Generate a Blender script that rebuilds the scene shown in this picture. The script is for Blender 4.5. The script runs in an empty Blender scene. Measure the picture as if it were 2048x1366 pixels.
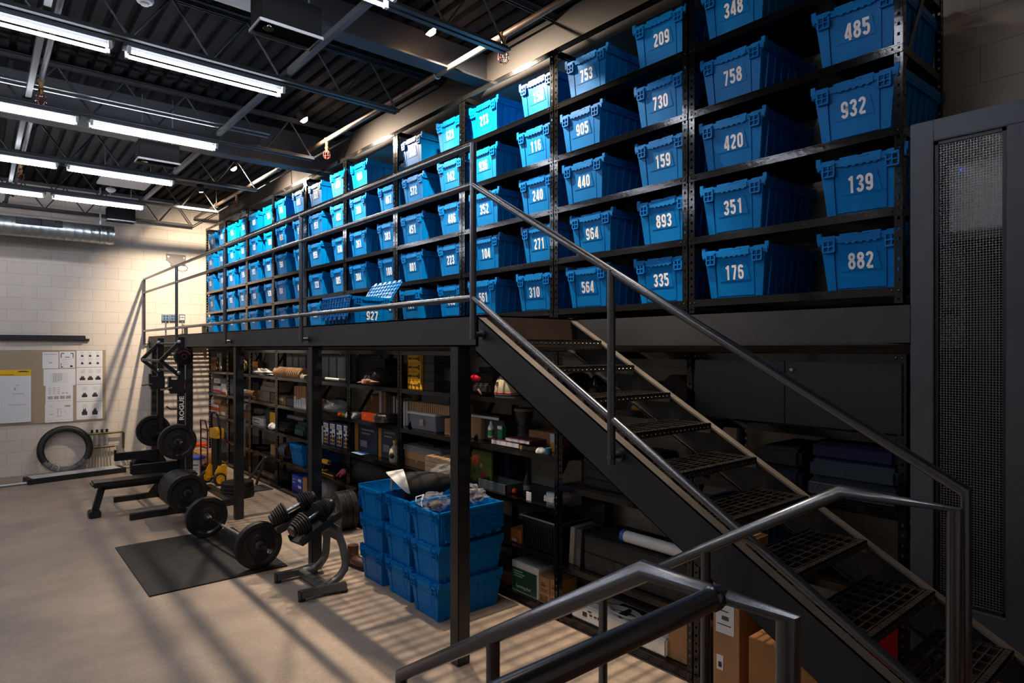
import bpy, bmesh, math, random
from mathutils import Vector, Matrix
# ------------------------------------------------------------------ camera, world, exposure
SC = bpy.context.scene
COL = SC.collection
H, F = 2.15, 1270.0                       # eye height, focal length in pixels of a 2048 wide frame
YAW = math.radians(40.2)
SN, CS = math.sin(YAW), math.cos(YAW)
HOR = 696.0
cam_d = bpy.data.cameras.new('camera')
cam = bpy.data.objects.new('camera', cam_d)
COL.objects.link(cam)
cam.location = (0, 0, H)
cam.rotation_euler = (math.pi/2, 0, -YAW)
cam_d.sensor_width = 36.0
cam_d.lens = 36.0*F/2048.0
cam_d.shift_y = (HOR-683.0)/2048.0
cam_d.clip_start = 0.05
SC.camera = cam
SC.view_settings.view_transform = 'Standard'
SC.view_settings.look = 'None'
SC.view_settings.exposure = 0.0
SC.view_settings.gamma = 1.0
SC.view_settings.use_curve_mapping = False
W = bpy.data.worlds.new('world'); SC.world = W
W.use_nodes = True
W.node_tree.nodes['Background'].inputs[0].default_value = (0.05, 0.06, 0.08, 1)
W.node_tree.nodes['Background'].inputs[1].default_value = 0.05
TUBE_POWER = 36.0        # radiance of the fluorescent tubes
SPOT_POWER = 800.0       # watts of each warm track spot

# ------------------------------------------------------------------ measuring helpers
def ratio(px):                            # Y/X of the vertical plane through a picture column
    t = (px-1024.0)/F
    return (CS-SN*t)/(SN+CS*t)
def Yat(px, X): return X*ratio(px)
def Xat(px, Y): return Y/ratio(px)
def depth(X, Y): return X*SN+Y*CS
def Zat(py, X, Y): return H-(py-HOR)*depth(X, Y)/F

# ------------------------------------------------------------------ materials
def lin(h):
    h = h.lstrip('#')
    return tuple(((int(h[i:i+2], 16)/255.0+0.055)/1.055)**2.4 if int(h[i:i+2], 16) > 10 else int(h[i:i+2], 16)/255.0/12.92 for i in (0, 2, 4))+(1.0,)
MATS = {}
def mat(name, hexc, rough=.5, metal=0., spec=.5, var=0., vscale=6., bump=0., bscale=60., emit=0., alpha=1., trans=0., coat=0.):
    if name in MATS: return MATS[name]
    m = bpy.data.materials.new(name); m.use_nodes = True
    nt = m.node_tree; b = nt.nodes['Principled BSDF']
    c = lin(hexc)
    b.inputs['Base Color'].default_value = c
    b.inputs['Roughness'].default_value = rough
    b.inputs['Metallic'].default_value = metal
    b.inputs['Specular IOR Level'].default_value = spec
    if coat: b.inputs['Coat Weight'].default_value = coat; b.inputs['Coat Roughness'].default_value = .12
    if emit:
        b.inputs['Emission Color'].default_value = c
        b.inputs['Emission Strength'].default_value = emit
    if trans: b.inputs['Transmission Weight'].default_value = trans
    if alpha < 1: b.inputs['Alpha'].default_value = alpha
    if var or bump:
        tc = nt.nodes.new('ShaderNodeTexCoord')
    if var:
        n = nt.nodes.new('ShaderNodeTexNoise'); n.inputs['Scale'].default_value = vscale; n.inputs['Detail'].default_value = 6
        nt.links.new(tc.outputs['Object'], n.inputs['Vector'])
        r = nt.nodes.new('ShaderNodeValToRGB')
        r.color_ramp.elements[0].position = .3; r.color_ramp.elements[1].position = .72
        r.color_ramp.elements[0].color = tuple(x*(1-var) for x in c[:3])+(1,)
        r.color_ramp.elements[1].color = tuple(min(1, x*(1+var)) for x in c[:3])+(1,)
        nt.links.new(n.outputs['Fac'], r.inputs['Fac'])
        nt.links.new(r.outputs['Color'], b.inputs['Base Color'])
        mr = nt.nodes.new('ShaderNodeMapRange'); mr.inputs[3].default_value = max(0, rough-.12); mr.inputs[4].default_value = min(1, rough+.12)
        nt.links.new(n.outputs['Fac'], mr.inputs[0]); nt.links.new(mr.outputs[0], b.inputs['Roughness'])
    if bump:
        n2 = nt.nodes.new('ShaderNodeTexNoise'); n2.inputs['Scale'].default_value = bscale; n2.inputs['Detail'].default_value = 4
        nt.links.new(tc.outputs['Object'], n2.inputs['Vector'])
        bp = nt.nodes.new('ShaderNodeBump'); bp.inputs['Strength'].default_value = bump; bp.inputs['Distance'].default_value = .01
        nt.links.new(n2.outputs['Fac'], bp.inputs['Height']); nt.links.new(bp.outputs['Normal'], b.inputs['Normal'])
    MATS[name] = m
    return m
def block_wall(name, axes):
    m = bpy.data.materials.new(name); m.use_nodes = True; nt = m.node_tree; b = nt.nodes['Principled BSDF']
    tc = nt.nodes.new('ShaderNodeTexCoord'); sp = nt.nodes.new('ShaderNodeSeparateXYZ'); cb = nt.nodes.new('ShaderNodeCombineXYZ')
    nt.links.new(tc.outputs['Object'], sp.inputs[0])
    nt.links.new(sp.outputs[axes[0]], cb.inputs[0]); nt.links.new(sp.outputs[axes[1]], cb.inputs[1])
    br = nt.nodes.new('ShaderNodeTexBrick')
    nt.links.new(cb.outputs[0], br.inputs['Vector'])
    br.inputs['Scale'].default_value = 1.0; br.inputs['Brick Width'].default_value = .4; br.inputs['Row Height'].default_value = .2
    br.inputs['Mortar Size'].default_value = .003; br.inputs['Mortar Smooth'].default_value = .3; br.inputs['Bias'].default_value = 0
    br.inputs['Color1'].default_value = lin('d8cdbf'); br.inputs['Color2'].default_value = lin('d2c7b8'); br.inputs['Mortar'].default_value = lin('b3a798')
    nz = nt.nodes.new('ShaderNodeTexNoise'); nz.inputs['Scale'].default_value = 1.3; nz.inputs['Detail'].default_value = 8
    nt.links.new(tc.outputs['Object'], nz.inputs['Vector'])
    mx = nt.nodes.new('ShaderNodeMix'); mx.data_type = 'RGBA'; mx.blend_type = 'MULTIPLY'; mx.inputs[0].default_value = .22
    nt.links.new(br.outputs['Color'], mx.inputs[6]); nt.links.new(nz.outputs['Fac'], mx.inputs[7])
    nt.links.new(mx.outputs[2], b.inputs['Base Color']); b.inputs['Roughness'].default_value = .75
    n2 = nt.nodes.new('ShaderNodeTexNoise'); n2.inputs['Scale'].default_value = 90
    nt.links.new(tc.outputs['Object'], n2.inputs['Vector'])
    ad = nt.nodes.new('ShaderNodeMath'); ad.operation = 'MULTIPLY_ADD'; ad.inputs[1].default_value = -1.0
    nt.links.new(br.outputs['Fac'], ad.inputs[0])
    ml = nt.nodes.new('ShaderNodeMath'); ml.operation = 'MULTIPLY'; ml.inputs[1].default_value = .25
    nt.links.new(n2.outputs['Fac'], ml.inputs[0]); nt.links.new(ml.outputs[0], ad.inputs[2])
    bp = nt.nodes.new('ShaderNodeBump'); bp.inputs['Strength'].default_value = .5; bp.inputs['Distance'].default_value = .006
    nt.links.new(ad.outputs[0], bp.inputs['Height']); nt.links.new(bp.outputs['Normal'], b.inputs['Normal'])
    return m
def concrete(name):
    m = bpy.data.materials.new(name); m.use_nodes = True; nt = m.node_tree; b = nt.nodes['Principled BSDF']
    tc = nt.nodes.new('ShaderNodeTexCoord')
    n1 = nt.nodes.new('ShaderNodeTexNoise'); n1.inputs['Scale'].default_value = .9; n1.inputs['Detail'].default_value = 9; n1.inputs['Roughness'].default_value = .62
    n2 = nt.nodes.new('ShaderNodeTexNoise'); n2.inputs['Scale'].default_value = 38; n2.inputs['Detail'].default_value = 5
    for n in (n1, n2): nt.links.new(tc.outputs['Object'], n.inputs['Vector'])
    r = nt.nodes.new('ShaderNodeValToRGB')
    r.color_ramp.elements[0].position = .36; r.color_ramp.elements[0].color = lin('8a7b6e')
    r.color_ramp.elements[1].position = .66; r.color_ramp.elements[1].color = lin('b09d8a')
    nt.links.new(n1.outputs['Fac'], r.inputs['Fac'])
    r2 = nt.nodes.new('ShaderNodeValToRGB'); r2.color_ramp.elements[0].position = .3; r2.color_ramp.elements[0].color = (.72, .72, .72, 1); r2.color_ramp.elements[1].position = .6
    nt.links.new(n2.outputs['Fac'], r2.inputs['Fac'])
    mx = nt.nodes.new('ShaderNodeMix'); mx.data_type = 'RGBA'; mx.blend_type = 'MULTIPLY'; mx.inputs[0].default_value = .5
    nt.links.new(r.outputs['Color'], mx.inputs[6]); nt.links.new(r2.outputs['Color'], mx.inputs[7])
    nt.links.new(mx.outputs[2], b.inputs['Base Color'])
    mr = nt.nodes.new('ShaderNodeMapRange'); mr.inputs[3].default_value = .42; mr.inputs[4].default_value = .7
    nt.links.new(n1.outputs['Fac'], mr.inputs[0]); nt.links.new(mr.outputs[0], b.inputs['Roughness'])
    bp = nt.nodes.new('ShaderNodeBump'); bp.inputs['Strength'].default_value = .12; bp.inputs['Distance'].default_value = .004
    nt.links.new(n2.outputs['Fac'], bp.inputs['Height']); nt.links.new(bp.outputs['Normal'], b.inputs['Normal'])
    return m

# ------------------------------------------------------------------ mesh builder
def rotz(a): return Matrix.Rotation(a, 3, 'Z')
class MB:
    def __init__(s): s.v = []; s.f = []
    def raw(s, vs, fs):
        o = len(s.v); s.v += [tuple(v) for v in vs]; s.f += [tuple(i+o for i in f) for f in fs]; return s
    def box(s, c, d, R=None):
        hx, hy, hz = d[0]/2, d[1]/2, d[2]/2
        vs = [Vector((x, y, z)) for x in (-hx, hx) for y in (-hy, hy) for z in (-hz, hz)]
        if R is not None: vs = [R @ v for v in vs]
        c = Vector(c)
        return s.raw([v+c for v in vs], [(0, 1, 3, 2), (4, 6, 7, 5), (0, 4, 5, 1), (2, 3, 7, 6), (0, 2, 6, 4), (1, 5, 7, 3)])
    def ext(s, x0, x1, y0, y1, z0, z1): return s.box(((x0+x1)/2, (y0+y1)/2, (z0+z1)/2), (abs(x1-x0), abs(y1-y0), abs(z1-z0)))
    def taper(s, b, t, z0, z1):           # b,t = (x0,x1,y0,y1)
        vs = [(b[0], b[2], z0), (b[1], b[2], z0), (b[1], b[3], z0), (b[0], b[3], z0), (t[0], t[2], z1), (t[1], t[2], z1), (t[1], t[3], z1), (t[0], t[3], z1)]
        return s.raw(vs, [(3, 2, 1, 0), (4, 5, 6, 7), (0, 1, 5, 4), (1, 2, 6, 5), (2, 3, 7, 6), (3, 0, 4, 7)])
    def bar(s, p, q, w, h, up=(0, 0, 1)):
        p, q = Vector(p), Vector(q); d = q-p; L = d.length
        if L < 1e-6: return s
        d = d/L; u = Vector(up)
        if abs(d.dot(u)) > .98: u = Vector((1, 0, 0))
        y = u.cross(d).normalized(); z = d.cross(y)
        R = Matrix((d, y, z)).transposed()
        return s.box((p+q)/2, (L, w, h), R)
    def tube(s, pts, r, n=12, closed=False):
        pts = [Vector(p) for p in pts]; m = len(pts); rings = []
        T = []
        for i in range(m):
            a = pts[(i-1) % m] if (closed or i > 0) else pts[i]
            b = pts[(i+1) % m] if (closed or i < m-1) else pts[i]
            T.append((b-a).normalized())
        u = T[0].orthogonal().normalized()
        base = len(s.v)
        for i in range(m):
            u = (u-T[i]*u.dot(T[i])).normalized(); w = T[i].cross(u)
            rr = r[i] if isinstance(r, (list, tuple)) else r
            k = 1.0
            if (closed or 0 < i < m-1):
                a = (pts[i]-pts[(i-1) % m]).normalized(); k = 1.0/max(.5, a.dot(T[i]))
            bis = None
            for j in range(n):
                an = 2*math.pi*j/n; off = (u*math.cos(an)+w*math.sin(an))*rr
                if k > 1.001:
                    a = (pts[i]-pts[(i-1) % m]).normalized(); b = (pts[(i+1) % m]-pts[i]).normalized()
                    nb = (b-a)
                    if nb.length > 1e-6:
                        nb.normalize(); off = off+nb*off.dot(nb)*(k-1)
                s.v.append(tuple(pts[i]+off))
        seg = m if closed else m-1
        for i in range(seg):
            for j in range(n):
                a = base+i*n+j; b = base+i*n+(j+1) % n; c = base+((i+1) % m)*n+(j+1) % n; d = base+((i+1) % m)*n+j
                s.f.append((a, b, c, d))
        if not closed:
            s.f.append(tuple(base+j for j in reversed(range(n)))); s.f.append(tuple(base+(m-1)*n+j for j in range(n)))
        return s
    def cyl(s, p, q, r, r2=None, n=24):
        return s.tube([p, q], [r, r if r2 is None else r2], n)
    def lathe(s, prof, c=(0, 0, 0), axis=(0, 0, 1), n=32):
        c = Vector(c); a = Vector(axis).normalized(); u = a.orthogonal().normalized(); w = a.cross(u)
        base = len(s.v); k = len(prof)
        for (r, z) in prof:
            for j in range(n):
                an = 2*math.pi*j/n
                s.v.append(tuple(c+a*z+(u*math.cos(an)+w*math.sin(an))*max(r, 1e-4)))
        for i in range(k-1):
            for j in range(n):
                s.f.append((base+i*n+j, base+i*n+(j+1) % n, base+(i+1)*n+(j+1) % n, base+(i+1)*n+j))
        s.f.append(tuple(base+j for j in reversed(range(n)))); s.f.append(tuple(base+(k-1)*n+j for j in range(n)))
        return s
    def prism(s, poly, axis, a, b):        # poly in the two other axes (cyclic order), extruded from a to b along axis
        k = len(poly); o = len(s.v)
        for t in (a, b):
            for (p, q) in poly:
                s.v.append({'x': (t, p, q), 'y': (p, t, q), 'z': (p, q, t)}[axis])
        s.f.append(tuple(o+i for i in range(k))); s.f.append(tuple(o+k+i for i in reversed(range(k))))
        for i in range(k): s.f.append((o+i, o+k+i, o+k+(i+1) % k, o+(i+1) % k))
        return s
    def blob(s, c, d, seed=1, amp=.15, n=18, fq=3.0, flat=None):
        from mathutils import noise
        base = len(s.v); c = Vector(c); m = n//2+1
        for i in range(m):
            th = math.pi*i/(m-1)
            for j in range(n):
                ph = 2*math.pi*j/n
                p = Vector((math.sin(th)*math.cos(ph), math.sin(th)*math.sin(ph), math.cos(th)))
                q = p*(1+amp*noise.noise(p*fq+Vector((seed*7.3, seed*3.1, seed)))+amp*.5*noise.noise(p*fq*2.7+Vector((seed, 0, seed*2))))
                v = Vector((q.x*d[0], q.y*d[1], q.z*d[2]))
                if flat is not None and v.z < flat: v.z = flat
                s.v.append(tuple(c+v))
        for i in range(m-1):
            for j in range(n):
                s.f.append((base+i*n+j, base+(i+1)*n+j, base+(i+1)*n+(j+1) % n, base+i*n+(j+1) % n))
        return s
    def add(s, o, M=None):
        return s.raw([M @ Vector(v) for v in o.v] if M is not None else o.v, o.f)
    def mesh(s, name, m, bev=0., smooth=0., seg=2):
        me = bpy.data.meshes.new(name); me.from_pydata(s.v, [], s.f)
        bm = bmesh.new(); bm.from_mesh(me)
        bmesh.ops.remove_doubles(bm, verts=bm.verts, dist=1e-6)
        bmesh.ops.recalc_face_normals(bm, faces=bm.faces)
        if bev:
            es = [e for e in bm.edges if len(e.link_faces) == 2 and e.calc_face_angle(0) > .6]
            bmesh.ops.bevel(bm, geom=es, offset=bev, segments=seg, affect='EDGES', clamp_overlap=True)
        bm.to_mesh(me); bm.free()
        if smooth:
            me.shade_smooth(); me.set_sharp_from_angle(angle=math.radians(smooth))
        me.materials.append(m)
        return me
    def build(s, name, m, parent=None, loc=None, bev=0., smooth=0., seg=2, rz=0.):
        o = bpy.data.objects.new(name, s.mesh(name, m, bev, smooth, seg)); COL.objects.link(o)
        if parent is not None: o.parent = parent
        if loc is not None: o.location = loc
        if rz: o.rotation_euler = (0, 0, rz)
        return o
def tag(o, label, cat, group=None, kind=None):
    if label: o['label'] = label
    if cat: o['category'] = cat
    if group: o['group'] = group
    if kind: o['kind'] = kind
    return o
def thing(name, label, cat, loc=(0, 0, 0), rz=0., group=None, rot=None):
    o = bpy.data.objects.new(name, None); COL.objects.link(o); o.empty_display_size = .1
    o.location = loc; o.rotation_euler = rot if rot else (0, 0, rz)
    return tag(o, label, cat, group)
def solo(name, mb, m, label, cat, loc=(0, 0, 0), rz=0., group=None, bev=0., smooth=0., rot=None):
    o = mb.build(name, m, None, loc, bev, smooth, rz=rz)
    if rot: o.rotation_euler = rot
    return tag(o, label, cat, group)
def struct(name, mb, m, bev=0., smooth=0.):
    o = mb.build(name, m, None, None, bev, smooth); o['kind'] = 'structure'; return o
def dup(root, loc, rz, label, group=None, skip=()):
    r = root.copy(); COL.objects.link(r); r.location = loc; r.rotation_euler = (0, 0, rz); r['label'] = label
    if group: r['group'] = group
    for ch in list(root.children):
        if ch.name.split('.')[0] in skip: continue
        c = ch.copy(); COL.objects.link(c); c.parent = r
        for g in ch.children:
            d = g.copy(); COL.objects.link(d); d.parent = c
    return r
DEPS = None
def text_mb(body, size, bold=0.):
    cu = bpy.data.curves.new('lettering', 'FONT'); cu.body = body; cu.size = size; cu.offset = bold; cu.align_x = 'CENTER'; cu.align_y = 'CENTER'; cu.resolution_u = 3
    o = bpy.data.objects.new('lettering', cu); COL.objects.link(o)
    dg = bpy.context.evaluated_depsgraph_get(); dg.update()
    me = bpy.data.meshes.new_from_object(o.evaluated_get(dg))
    mb = MB(); mb.raw([v.co.copy() for v in me.vertices], [tuple(p.vertices) for p in me.polygons])
    bpy.data.objects.remove(o); bpy.data.curves.remove(cu); bpy.data.meshes.remove(me)
    return mb
def frame(ux, uy, at):                     # maps text x->ux, y->uy, placed at a point
    ux, uy = Vector(ux), Vector(uy); n = ux.cross(uy); at = Vector(at)
    R = Matrix((ux, uy, n)).transposed().to_4x4(); R.translation = at
    return R
def arc(cx, cy, rx, ry, a0, a1, n=10):
    return [(cx+rx*math.cos(math.radians(a0+(a1-a0)*i/n)), cy+ry*math.sin(math.radians(a0+(a1-a0)*i/n))) for i in range(n+1)]
_L, _R, _B, _T, _r = .09, .41, .09, .91, .16
DIG = {
 '0': [(arc(.25, .75, _r, _r, 180, 0)+arc(.25, .25, _r, _r, 0, -180), True)],
 '1': [([(.3, 0), (.3, 1)], False), ([(.3, .9), (.1, .8)], False)],
 '2': [(arc(.25, .75, _r, _r, 180, -20)+[(.36, .56), (.12, .18), (.1, .085)], False), ([(.1, .085), (.46, .085)], False)],
 '3': [(arc(.25, .74, _r, .17, 175, -60)+[(.24, .535)], False), ([(.2, .535)]+arc(.25, .27, _r, .19, 70, -175, 12), False)],
 '4': [([(.36, 0), (.36, 1)], False), ([(.31, .95), (.07, .29)], False), ([(.02, .24), (.49, .24)], False)],
 '5': [([(.45, .915), (.11, .915), (.1, .5)], False), ([(.1, .5)]+arc(.25, .42, _r, .17, 130, 0, 6)+arc(.25, .25, _r, _r, 0, -175), False)],
 '6': [(arc(.25, .41, _r, _r, 180, 0)+arc(.25, .25, _r, _r, 0, -180), True), ([(.09, .3), (.09, .7)]+arc(.25, .75, _r, _r, 180, 10), False)],
 '7': [([(.04, .915), (.45, .915)], False), ([(.4, .9), (.2, 0)], False)],
 '8': [(arc(.25, .75, .15, .165, 0, 360, 18)[:-1], True), (arc(.25, .3, .17, .21, 0, 360, 18)[:-1], True)],
}
DIG['9'] = [([(.5-x, 1-y) for x, y in p], c) for p, c in DIG['6']]
def number_mb(txt, hgt, place, w=.088):
    mb = MB(); k = len(txt); adv = .6; tot = adv*k-.1
    for i, ch in enumerate(txt):
        for pts, closed in DIG[ch]:
            n = len(pts); L = []
            for j in range(n):
                a = pts[(j-1) % n] if (closed or j > 0) else pts[j]; b = pts[(j+1) % n] if (closed or j < n-1) else pts[j]
                dx, dy = b[0]-a[0], b[1]-a[1]; l = math.hypot(dx, dy) or 1
                nx, ny = -dy/l, dx/l
                kk = 1.0
                if closed or 0 < j < n-1:
                    ex, ey = pts[j][0]-pts[(j-1) % n][0], pts[j][1]-pts[(j-1) % n][1]; el = math.hypot(ex, ey) or 1
                    kk = 1/max(.6, (ex*dx+ey*dy)/(el*l))
                L.append(((pts[j][0]+nx*w*kk, pts[j][1]+ny*w*kk), (pts[j][0]-nx*w*kk, pts[j][1]-ny*w*kk)))
            vs = []
            for (a, b) in L:
                for (x, y) in (a, b):
                    vs.append(place((x+i*adv-tot/2)*hgt*.84, (y-.5)*hgt))
            fs = [(2*j, 2*j+1, 2*((j+1) % n)+1, 2*((j+1) % n)) for j in range(n if closed else n-1)]
            mb.raw(vs, fs)
    return mb
ORD = ['first', 'second', 'third', 'fourth', 'fifth', 'sixth', 'seventh', 'eighth', 'ninth', 'tenth']
# ------------------------------------------------------------------ shared materials
BLACK = mat('black_paint', '17181a', .38, 0, .5, var=.25, vscale=3)
RACKM = mat('gloss_black_steel', '080808', .12, 0, .5, bump=.05, bscale=35)
BEAMM = mat('charcoal_steel', '29292b', .5, .3, .5, var=.22, vscale=2.5)
PIPEM = mat('raw_steel_pipe', '66676a', .26, .9, .5)
CEILM = mat('dark_ceiling_paint', '121315', .8, 0, .12)
JOISTM = mat('dark_joist_paint', '303236', .5)
GALV = mat('galvanised_steel', 'aab0b2', .3, .9, var=.2, vscale=5)
CHROME = mat('chrome', 'c8c8c8', .15, 1.0)
RUBBER = mat('black_rubber', '161617', .5, 0, .4, var=.2, vscale=9)
MATTE = mat('matte_black', '121213', .6)
WHITE = mat('white_plastic', 'd9d9d6', .45)
PAPER = mat('white_paper', 'dcdcdc', .8)
INK = mat('ink', '2a2a2c', .7)
GREYINK = mat('grey_ink', '9a9a9c', .8)
BLUE = mat('blue_plastic', '006ab0', .36, 0, .1, var=.06, vscale=4, bump=.12, bscale=9)
NUMM = mat('white_vinyl', 'e6e4e6', .4)
CARD = mat('cardboard', 'a5794d', .8, var=.1, vscale=8)
CARD2 = mat('light_cardboard', 'b8926a', .8, var=.1, vscale=8)
CARDD = mat('dark_cardboard', '7a5636', .85, var=.12, vscale=8)
TAPE = mat('packing_tape', 'b08c58', .3)
GREY = mat('grey_plastic', '77787a', .5)
DGREY = mat('dark_grey_plastic', '3a3b3d', .5)
YELLOW = mat('yellow', 'e0a516', .5)
ORANGE = mat('orange', 'd9480f', .5)
RED = mat('red', 'b3121c', .5)
NAVY = mat('navy', '1d2c5c', .6)
CLEAR = mat('clear_film', 'c2c6ca', .1, 0, .6, alpha=.24)
EMIT = mat('tube_light', 'eef2ff', .5, emit=TUBE_POWER)
BULB = mat('warm_bulb', 'ffd9ac', .5, emit=90)

# ------------------------------------------------------------------ large structure
XW, YW = 4.2, 13.5
struct('floor', MB().ext(-4.2, 4.3, -2.6, 13.6, -.1, 0), concrete('concrete'))
struct('wall_far', MB().ext(-4.3, 4.3, YW, YW+.1, 0, 5.1), block_wall('block_wall_far', (0, 2)))
struct('wall_right', MB().ext(XW, XW+.1, -2.6, YW, 0, 5.1), block_wall('block_wall_right', (1, 2)))
struct('wall_left', MB().ext(-4.3, -4.2, -2.6, YW, 0, 5.1), block_wall('block_wall_left', (1, 2)))
struct('wall_back', MB().ext(-4.3, 4.3, -2.7, -2.6, 0, 5.1), block_wall('block_wall_back', (0, 2)))
prof = []
x = -4.2
while x < 4.2:
    prof += [(x, 4.94), (x+.085, 4.94), (x+.1, 4.985), (x+.135, 4.985)]; x += .15
vs = [(px_, y_, pz_) for (px_, pz_) in prof for y_ in (-2.6, 13.5)]
mb = MB().raw(vs, [(2*i, 2*i+1, 2*i+3, 2*i+2) for i in range(len(prof)-1)])
mb.ext(-4.3, 4.3, -2.7, 13.6, 5.0, 5.1)
struct('ceiling', mb, CEILM)
JY = [-.2, 1.78, 3.85, 5.55, 7.62, 9.68, 11.68, 13.32]
for jy in JY:
    mb = MB()
    for s in (-1, 1):
        mb.ext(-4.2, 3.2, jy+s*.012, jy+s*.052, 4.48, 4.487); mb.ext(-4.2, 3.2, jy+s*.012, jy+s*.018, 4.487, 4.525)
        mb.ext(-4.2, 4.2, jy+s*.012, jy+s*.052, 4.925, 4.932); mb.ext(-4.2, 4.2, jy+s*.012, jy+s*.018, 4.89, 4.925)
    pts = []
    k = -1
    xx = 3.2
    pts = [(3.75, jy, 4.91), (3.195, jy, 4.5), (2.907, jy, 4.91)]
    xx = 2.62
    while xx > -4.1:
        pts += [(xx, jy, 4.5), (xx-.2875, jy, 4.91)]; xx -= .575
    for a, b in zip(pts[:-1], pts[1:]): mb.cyl(a, b, .01, n=6)
    struct('ceiling_joist', mb, JOISTM)
for gy, gz in ((4.78, 4.65), (8.08, 4.465)):
    mb = MB(); mb.ext(-4.2, 4.2, gy-.008, gy+.008, gz+.01, 4.94); mb.ext(-4.2, 4.2, gy-.09, gy+.09, gz, gz+.017)
    struct('ceiling_beam', mb, JOISTM)
for bx in (2.06, .36, -1.4):
    mb = MB(); mb.ext(bx, bx+.045, -2.6, 13.4, 4.527, 4.533); mb.ext(bx, bx+.006, -2.6, 13.4, 4.533, 4.575)
    struct('ceiling_trim', mb, mat('bridging_paint', '47484a', .5))
struct('ceiling_soffit', MB().ext(3.72, 4.19, -2.6, 13.48, 4.53, 4.94), mat('soffit_brown', '2b2724', .7))
# raised landing with the short flight down to the floor
LAND = mat('brown_brick', '6b4433', .75, var=.3, vscale=7, bump=.3, bscale=40)
mb = MB().ext(-4.2, 4.2, -2.6, .74, .0, .71)
struct('floor_landing', mb, LAND)
mb = MB()
for i in range(3):
    mb.ext(1.2, 2.28, .74+.28*i, 1.02+.28*i, 0, .71-.1775*(i+1))
struct('floor_step', mb, BEAMM)

# ------------------------------------------------------------------ fluorescent strip lights
def strip_light():
    t = thing('strip_light', 'x', 'ceiling light', (0, 0, 0), 0, 'twin tube strip lights under the joists')
    mb = MB(); mb.ext(-.62, .62, -.06, .06, .028, .06)
    mb.raw([(-.62, -.06, .028), (-.62, .06, .028), (-.62, 0, .016), (.62, -.06, .028), (.62, .06, .028), (.62, 0, .016)], [(0, 2, 5, 3), (1, 4, 5, 2), (0, 1, 2), (3, 5, 4), (0, 3, 4, 1)])
    mb.build('housing', mat('grey_enamel', '3a3d42', .5), t)
    for s in (-1, 1):
        MB().cyl((-.585, s*.055, -.01), (.585, s*.055, -.01), .0125, n=12).build('light_tube', EMIT, t, smooth=40)
        for e in (-1, 1): MB().ext(e*.588-.012, e*.588+.012, s*.055-.014, s*.055+.014, -.024, .03).build('lamp_holder', WHITE, t)
    return t
LY = [1.72, 3.68, 5.615, 7.64, 9.70, 11.70]
ROWN = {3.68: 'strip light row beside the black box projector', 5.615: 'second strip light row from the projector', 7.64: 'third strip light row from the projector',
        9.70: 'fourth strip light row from the projector', 11.70: 'last strip light row before the far block wall', 1.72: 'strip light row over the landing'}
SLP = None
for ly in LY:
    for k, lx in enumerate((1.48, .18, -1.12, -2.42)):
        lab = 'lit twin tube fixture, %s end of the %s' % (('rack', 'middle, next to the rack', 'open floor', 'left wall')[k], ROWN[ly])
        lab = 'lit twin tube, %s, %s' % (('rack end', 'second from the rack', 'third from the rack', 'fourth from the rack')[k], ROWN[ly])
        if SLP is None: SLP = strip_light(); SLP['label'] = lab; SLP.location = (lx, ly, 4.413)
        else: dup(SLP, (lx, ly, 4.413), 0, lab)

# ------------------------------------------------------------------ warm track spots
def aim(o, tgt):
    d = Vector(tgt)-o.matrix_world.translation if False else Vector(tgt)-Vector(o.location)
    o.rotation_euler = d.to_track_quat('-Z', 'Y').to_euler()
SPL = ['warm track spot high over the stair top, starburst beside the first sprinkler', 'warm track spot second along from the stair top',
       'warm track spot third along from the stair top', 'warm track spot fourth along, turned towards the far wall', 'warm track spot above the stair treads, out past the first one']
SPX_, SPZ_ = 2.88, 4.80
SPT = [((SPX_, 4.47, SPZ_), (3.75, 4.27, 3.6), 1.0), ((SPX_, 7.14, SPZ_), (3.75, 6.94, 3.6), 1.0), ((SPX_, 9.75, SPZ_), (3.75, 9.55, 3.6), 1.0),
       ((2.76, 11.0, 4.70), (3.5, 12.6, 3.2), 1.1), ((SPX_, 2.2, SPZ_), (3.12, 2.8, 0), .6)]
for i, (lo, tg, p) in enumerate(SPT):
    t = thing('track_spotlight', SPL[i], 'spotlight', lo, 0, 'warm track spots along the mezzanine')
    aim(t, tg)
    MB().lathe([(.05, .07), (.055, .06), (.055, -.02), (.05, -.02), (.046, .01), (.01, .03)], n=24).build('lamp_head', MATTE, t, smooth=40)
    MB().lathe([(.001, -.055), (.03, -.048), (.046, -.025), (.046, -.012), (.001, -.012)], n=24).build('lens', BULB, t, smooth=60)
    R = t.rotation_euler.to_matrix().inverted()
    MB().cyl((0, 0, .05), tuple(Vector((0, 0, .05))+R @ Vector((0, 0, 4.95-lo[2]-.05))), .008, n=8).build('stem', MATTE, t)
    ld = bpy.data.lights.new('lamp', 'SPOT'); ld.energy = SPOT_POWER*p; ld.color = (1.0, .80, .60); ld.spot_size = math.radians((146, 146, 146, 104, 44)[i]); ld.spot_blend = .85; ld.shadow_soft_size = .035
    lo_ = bpy.data.objects.new('lamp', ld); COL.objects.link(lo_); lo_.parent = t; lo_.location = (0, 0, -.07)

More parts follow.
